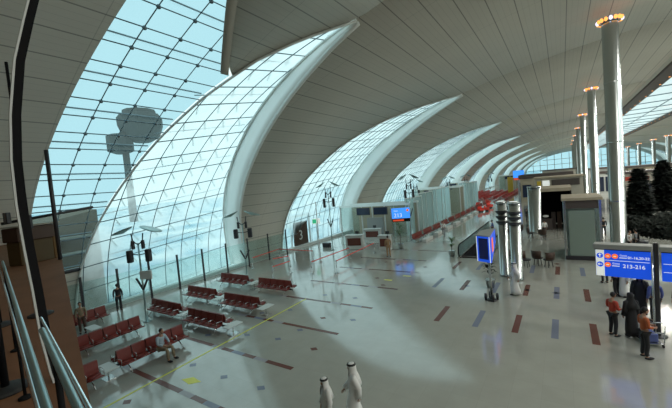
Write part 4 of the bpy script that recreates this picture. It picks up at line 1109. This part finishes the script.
person(pa(645, 358), -1.2, 'hold', 'cloth_orange', 'cloth_black', 'man in orange-brown shirt leaning over a trolley, nearest on the right side', scale=1.04)
person(pa(656, 322), .4, 'stand', 'cloth_blue', 'cloth_black', 'man in blue shirt behind the dark sign pole', scale=1.08)
person(pa(617, 296), .9, 'stand', 'cloth_black', 'cloth_black', 'man all in black, feet showing under the left half of the sign', scale=1.03)
person(pa(624, 297), 2.4, 'stand', None, None, 'man in white robe under the middle of the blue sign', robe='robe_white', scarf='robe_white')
person(pa(634, 289), -2, 'stand', 'cloth_grey', 'cloth_black', 'man in grey shirt right of the robed man under the sign')
person(pa(636, 308), 1.2, 'stand', None, None, 'woman in white robe and scarf just left of the sign pole', robe='cloth_white', scarf='cloth_white')
person(pa(641, 316), 2.9, 'stand', None, None, 'woman in black robe directly at the sign pole', robe='robe_dark', scarf='robe_dark', scale=1.08)
person(pa(605, 283), .3, 'stand', 'cloth_black', 'cloth_black', 'man in black with legs showing below the left end of the sign', scale=1.0)
person(pa(681, 322), 2.5, 'stand', 'cloth_black', 'cloth_black', 'person in black cut off by the right edge', scale=1.0)
person(pa(389, 257), .6, 'stand', 'cloth_tan', 'cloth_tan', 'passenger in tan clothes standing by the gate desk', scale=1.12, bag=None)
person((-15.05, 7.75, 0), -PI/2+.25, 'sit', 'cloth_lightblue', 'cloth_khaki', 'man in pale blue shirt and khaki trousers sitting on the red bench', scale=1.05)
person((-24.6, 10.3, 0), 1.2, 'stand', 'cloth_black', 'cloth_black', 'man in dark clothes standing at the window glass', scale=1.02)
person((-22.6, 7.5, 0), -1.9, 'stand', 'cloth_khaki', 'brown_wood', 'man in tan shirt standing between the window benches', scale=1.0)
for i, (px, py, t, l, lab, pz) in enumerate([(604, 236, 'cloth_black', 'cloth_black', 'distant person in black beside the nearest steel column', 'walk'), (493, 236, 'cloth_blue', 'cloth_black', 'small distant person in blue beyond the escalator', 'walk'),
        (444, 236, 'cloth_white', 'cloth_grey', 'distant person in white walking past the red benches', 'walk'), (527, 222, 'cloth_black', 'cloth_black', 'distant person in black beside the wide drum', 'stand'), (545, 237, 'cloth_white', 'cloth_black', 'person in white top at the dark shop entrance', 'stand'),
        (508, 212, 'cloth_white', 'cloth_black', 'distant person in white top behind the drums', 'walk'), (630, 254, 'cloth_white', 'cloth_black', 'person in white shirt above the sign housing', 'walk'), (622, 256, 'cloth_black', 'cloth_black', 'person in black above the sign housing', 'stand'), (636, 252, 'cloth_grey', 'cloth_black', 'person in grey walking behind the sign housing', 'walk')]):
    person(pa(px, py), i*1.7, pz, t, l, lab)
# luggage trolley
root = empty('luggage_trolley', pa(649, 343), .3); tag(root, 'steel luggage trolley with dark wheels at the foot of the sign pole', 'trolley')
q = MB(); q.smooth = True
for s in (-1, 1): q.tube([(s*.25, .45, .12), (s*.27, -.4, .14), (s*.27, -.5, 1.0)], .018, 6)
q.tube([(-.27, -.5, 1.0), (.27, -.5, 1.0)], .022, 6); q.tube([(-.27, -.47, .6), (.27, -.47, .6)], .015, 6); q.build('frame', 'steel', root)
q = MB(); q.box((0, 0, .15), (.5, .85, .02)); q.build('deck', 'steel', root)
for x, y in ((-.25, -.38), (.25, -.38), (0, .42)):
    q = MB(); q.smooth = True; q.torus((x, y, .075), .05, .025, 16, 8, Matrix.Rotation(PI/2, 3, 'Y')); q.build('wheel', 'rubber', root)
q = MB(); q.rbox((0, 0, 0), (.36, .55, .3), .04); o = q.build('suitcase', 'cloth_blue'); p = pa(649, 343); o.location = (p[0], p[1], .315); o.rotation_euler = (0, 0, .3); tag(o, 'blue suitcase lying on the luggage trolley', 'suitcase')
# carry-on case by the brown door
o = MB().rbox((0, 0, .25), (1.0, .5, .5), .08).build('luggage_bag', 'dark'); o.location = pa(327, 247); tag(o, 'dark bag on the floor right of the brown door', 'bag')

# ------------------------------------------------------------------ light
w = bpy.data.worlds.new('sky'); SC.world = w; w.use_nodes = True; bg = w.node_tree.nodes['Background']
bg.inputs[0].default_value = (.76, .92, .915, 1); bg.inputs[1].default_value = 1.2
def lamp(kind, name, loc, power, col, size=1., rot=(0, 0, 0), **kw):
    l = bpy.data.lights.new(name, kind); l.energy = power; l.color = col
    if kind == 'AREA': l.shape = 'DISK'; l.size = size
    else: l.shadow_soft_size = size
    for k_, v in kw.items(): setattr(l, k_, v)
    o = bpy.data.objects.new(name, l); C.objects.link(o); o.location = loc; o.rotation_euler = rot; return o
WARM = (1., .95, .86)
for i in range(14):                       # downlights set in the two kerbs of the ridge skylight
    y = 4+i*9 if i < 9 else 85+(i-9)*40
    k_ = 1 if i < 9 else 3
    for x in (SK0-.35, SK1+.35): lamp('AREA', 'skylight_downlight', (x, y, B-.5), 570*k_, WARM, .8)
SC.view_settings.view_transform = 'Standard'; SC.view_settings.look = 'None'; SC.view_settings.gamma = 1; SC.view_settings.use_curve_mapping = False
SC.view_settings.exposure = 0.12
SC.cycles.max_bounces = 10; SC.cycles.diffuse_bounces = 5; SC.cycles.transparent_max_bounces = 24; SC.cycles.sample_clamp_indirect = 6
SC.cycles.use_denoising = True
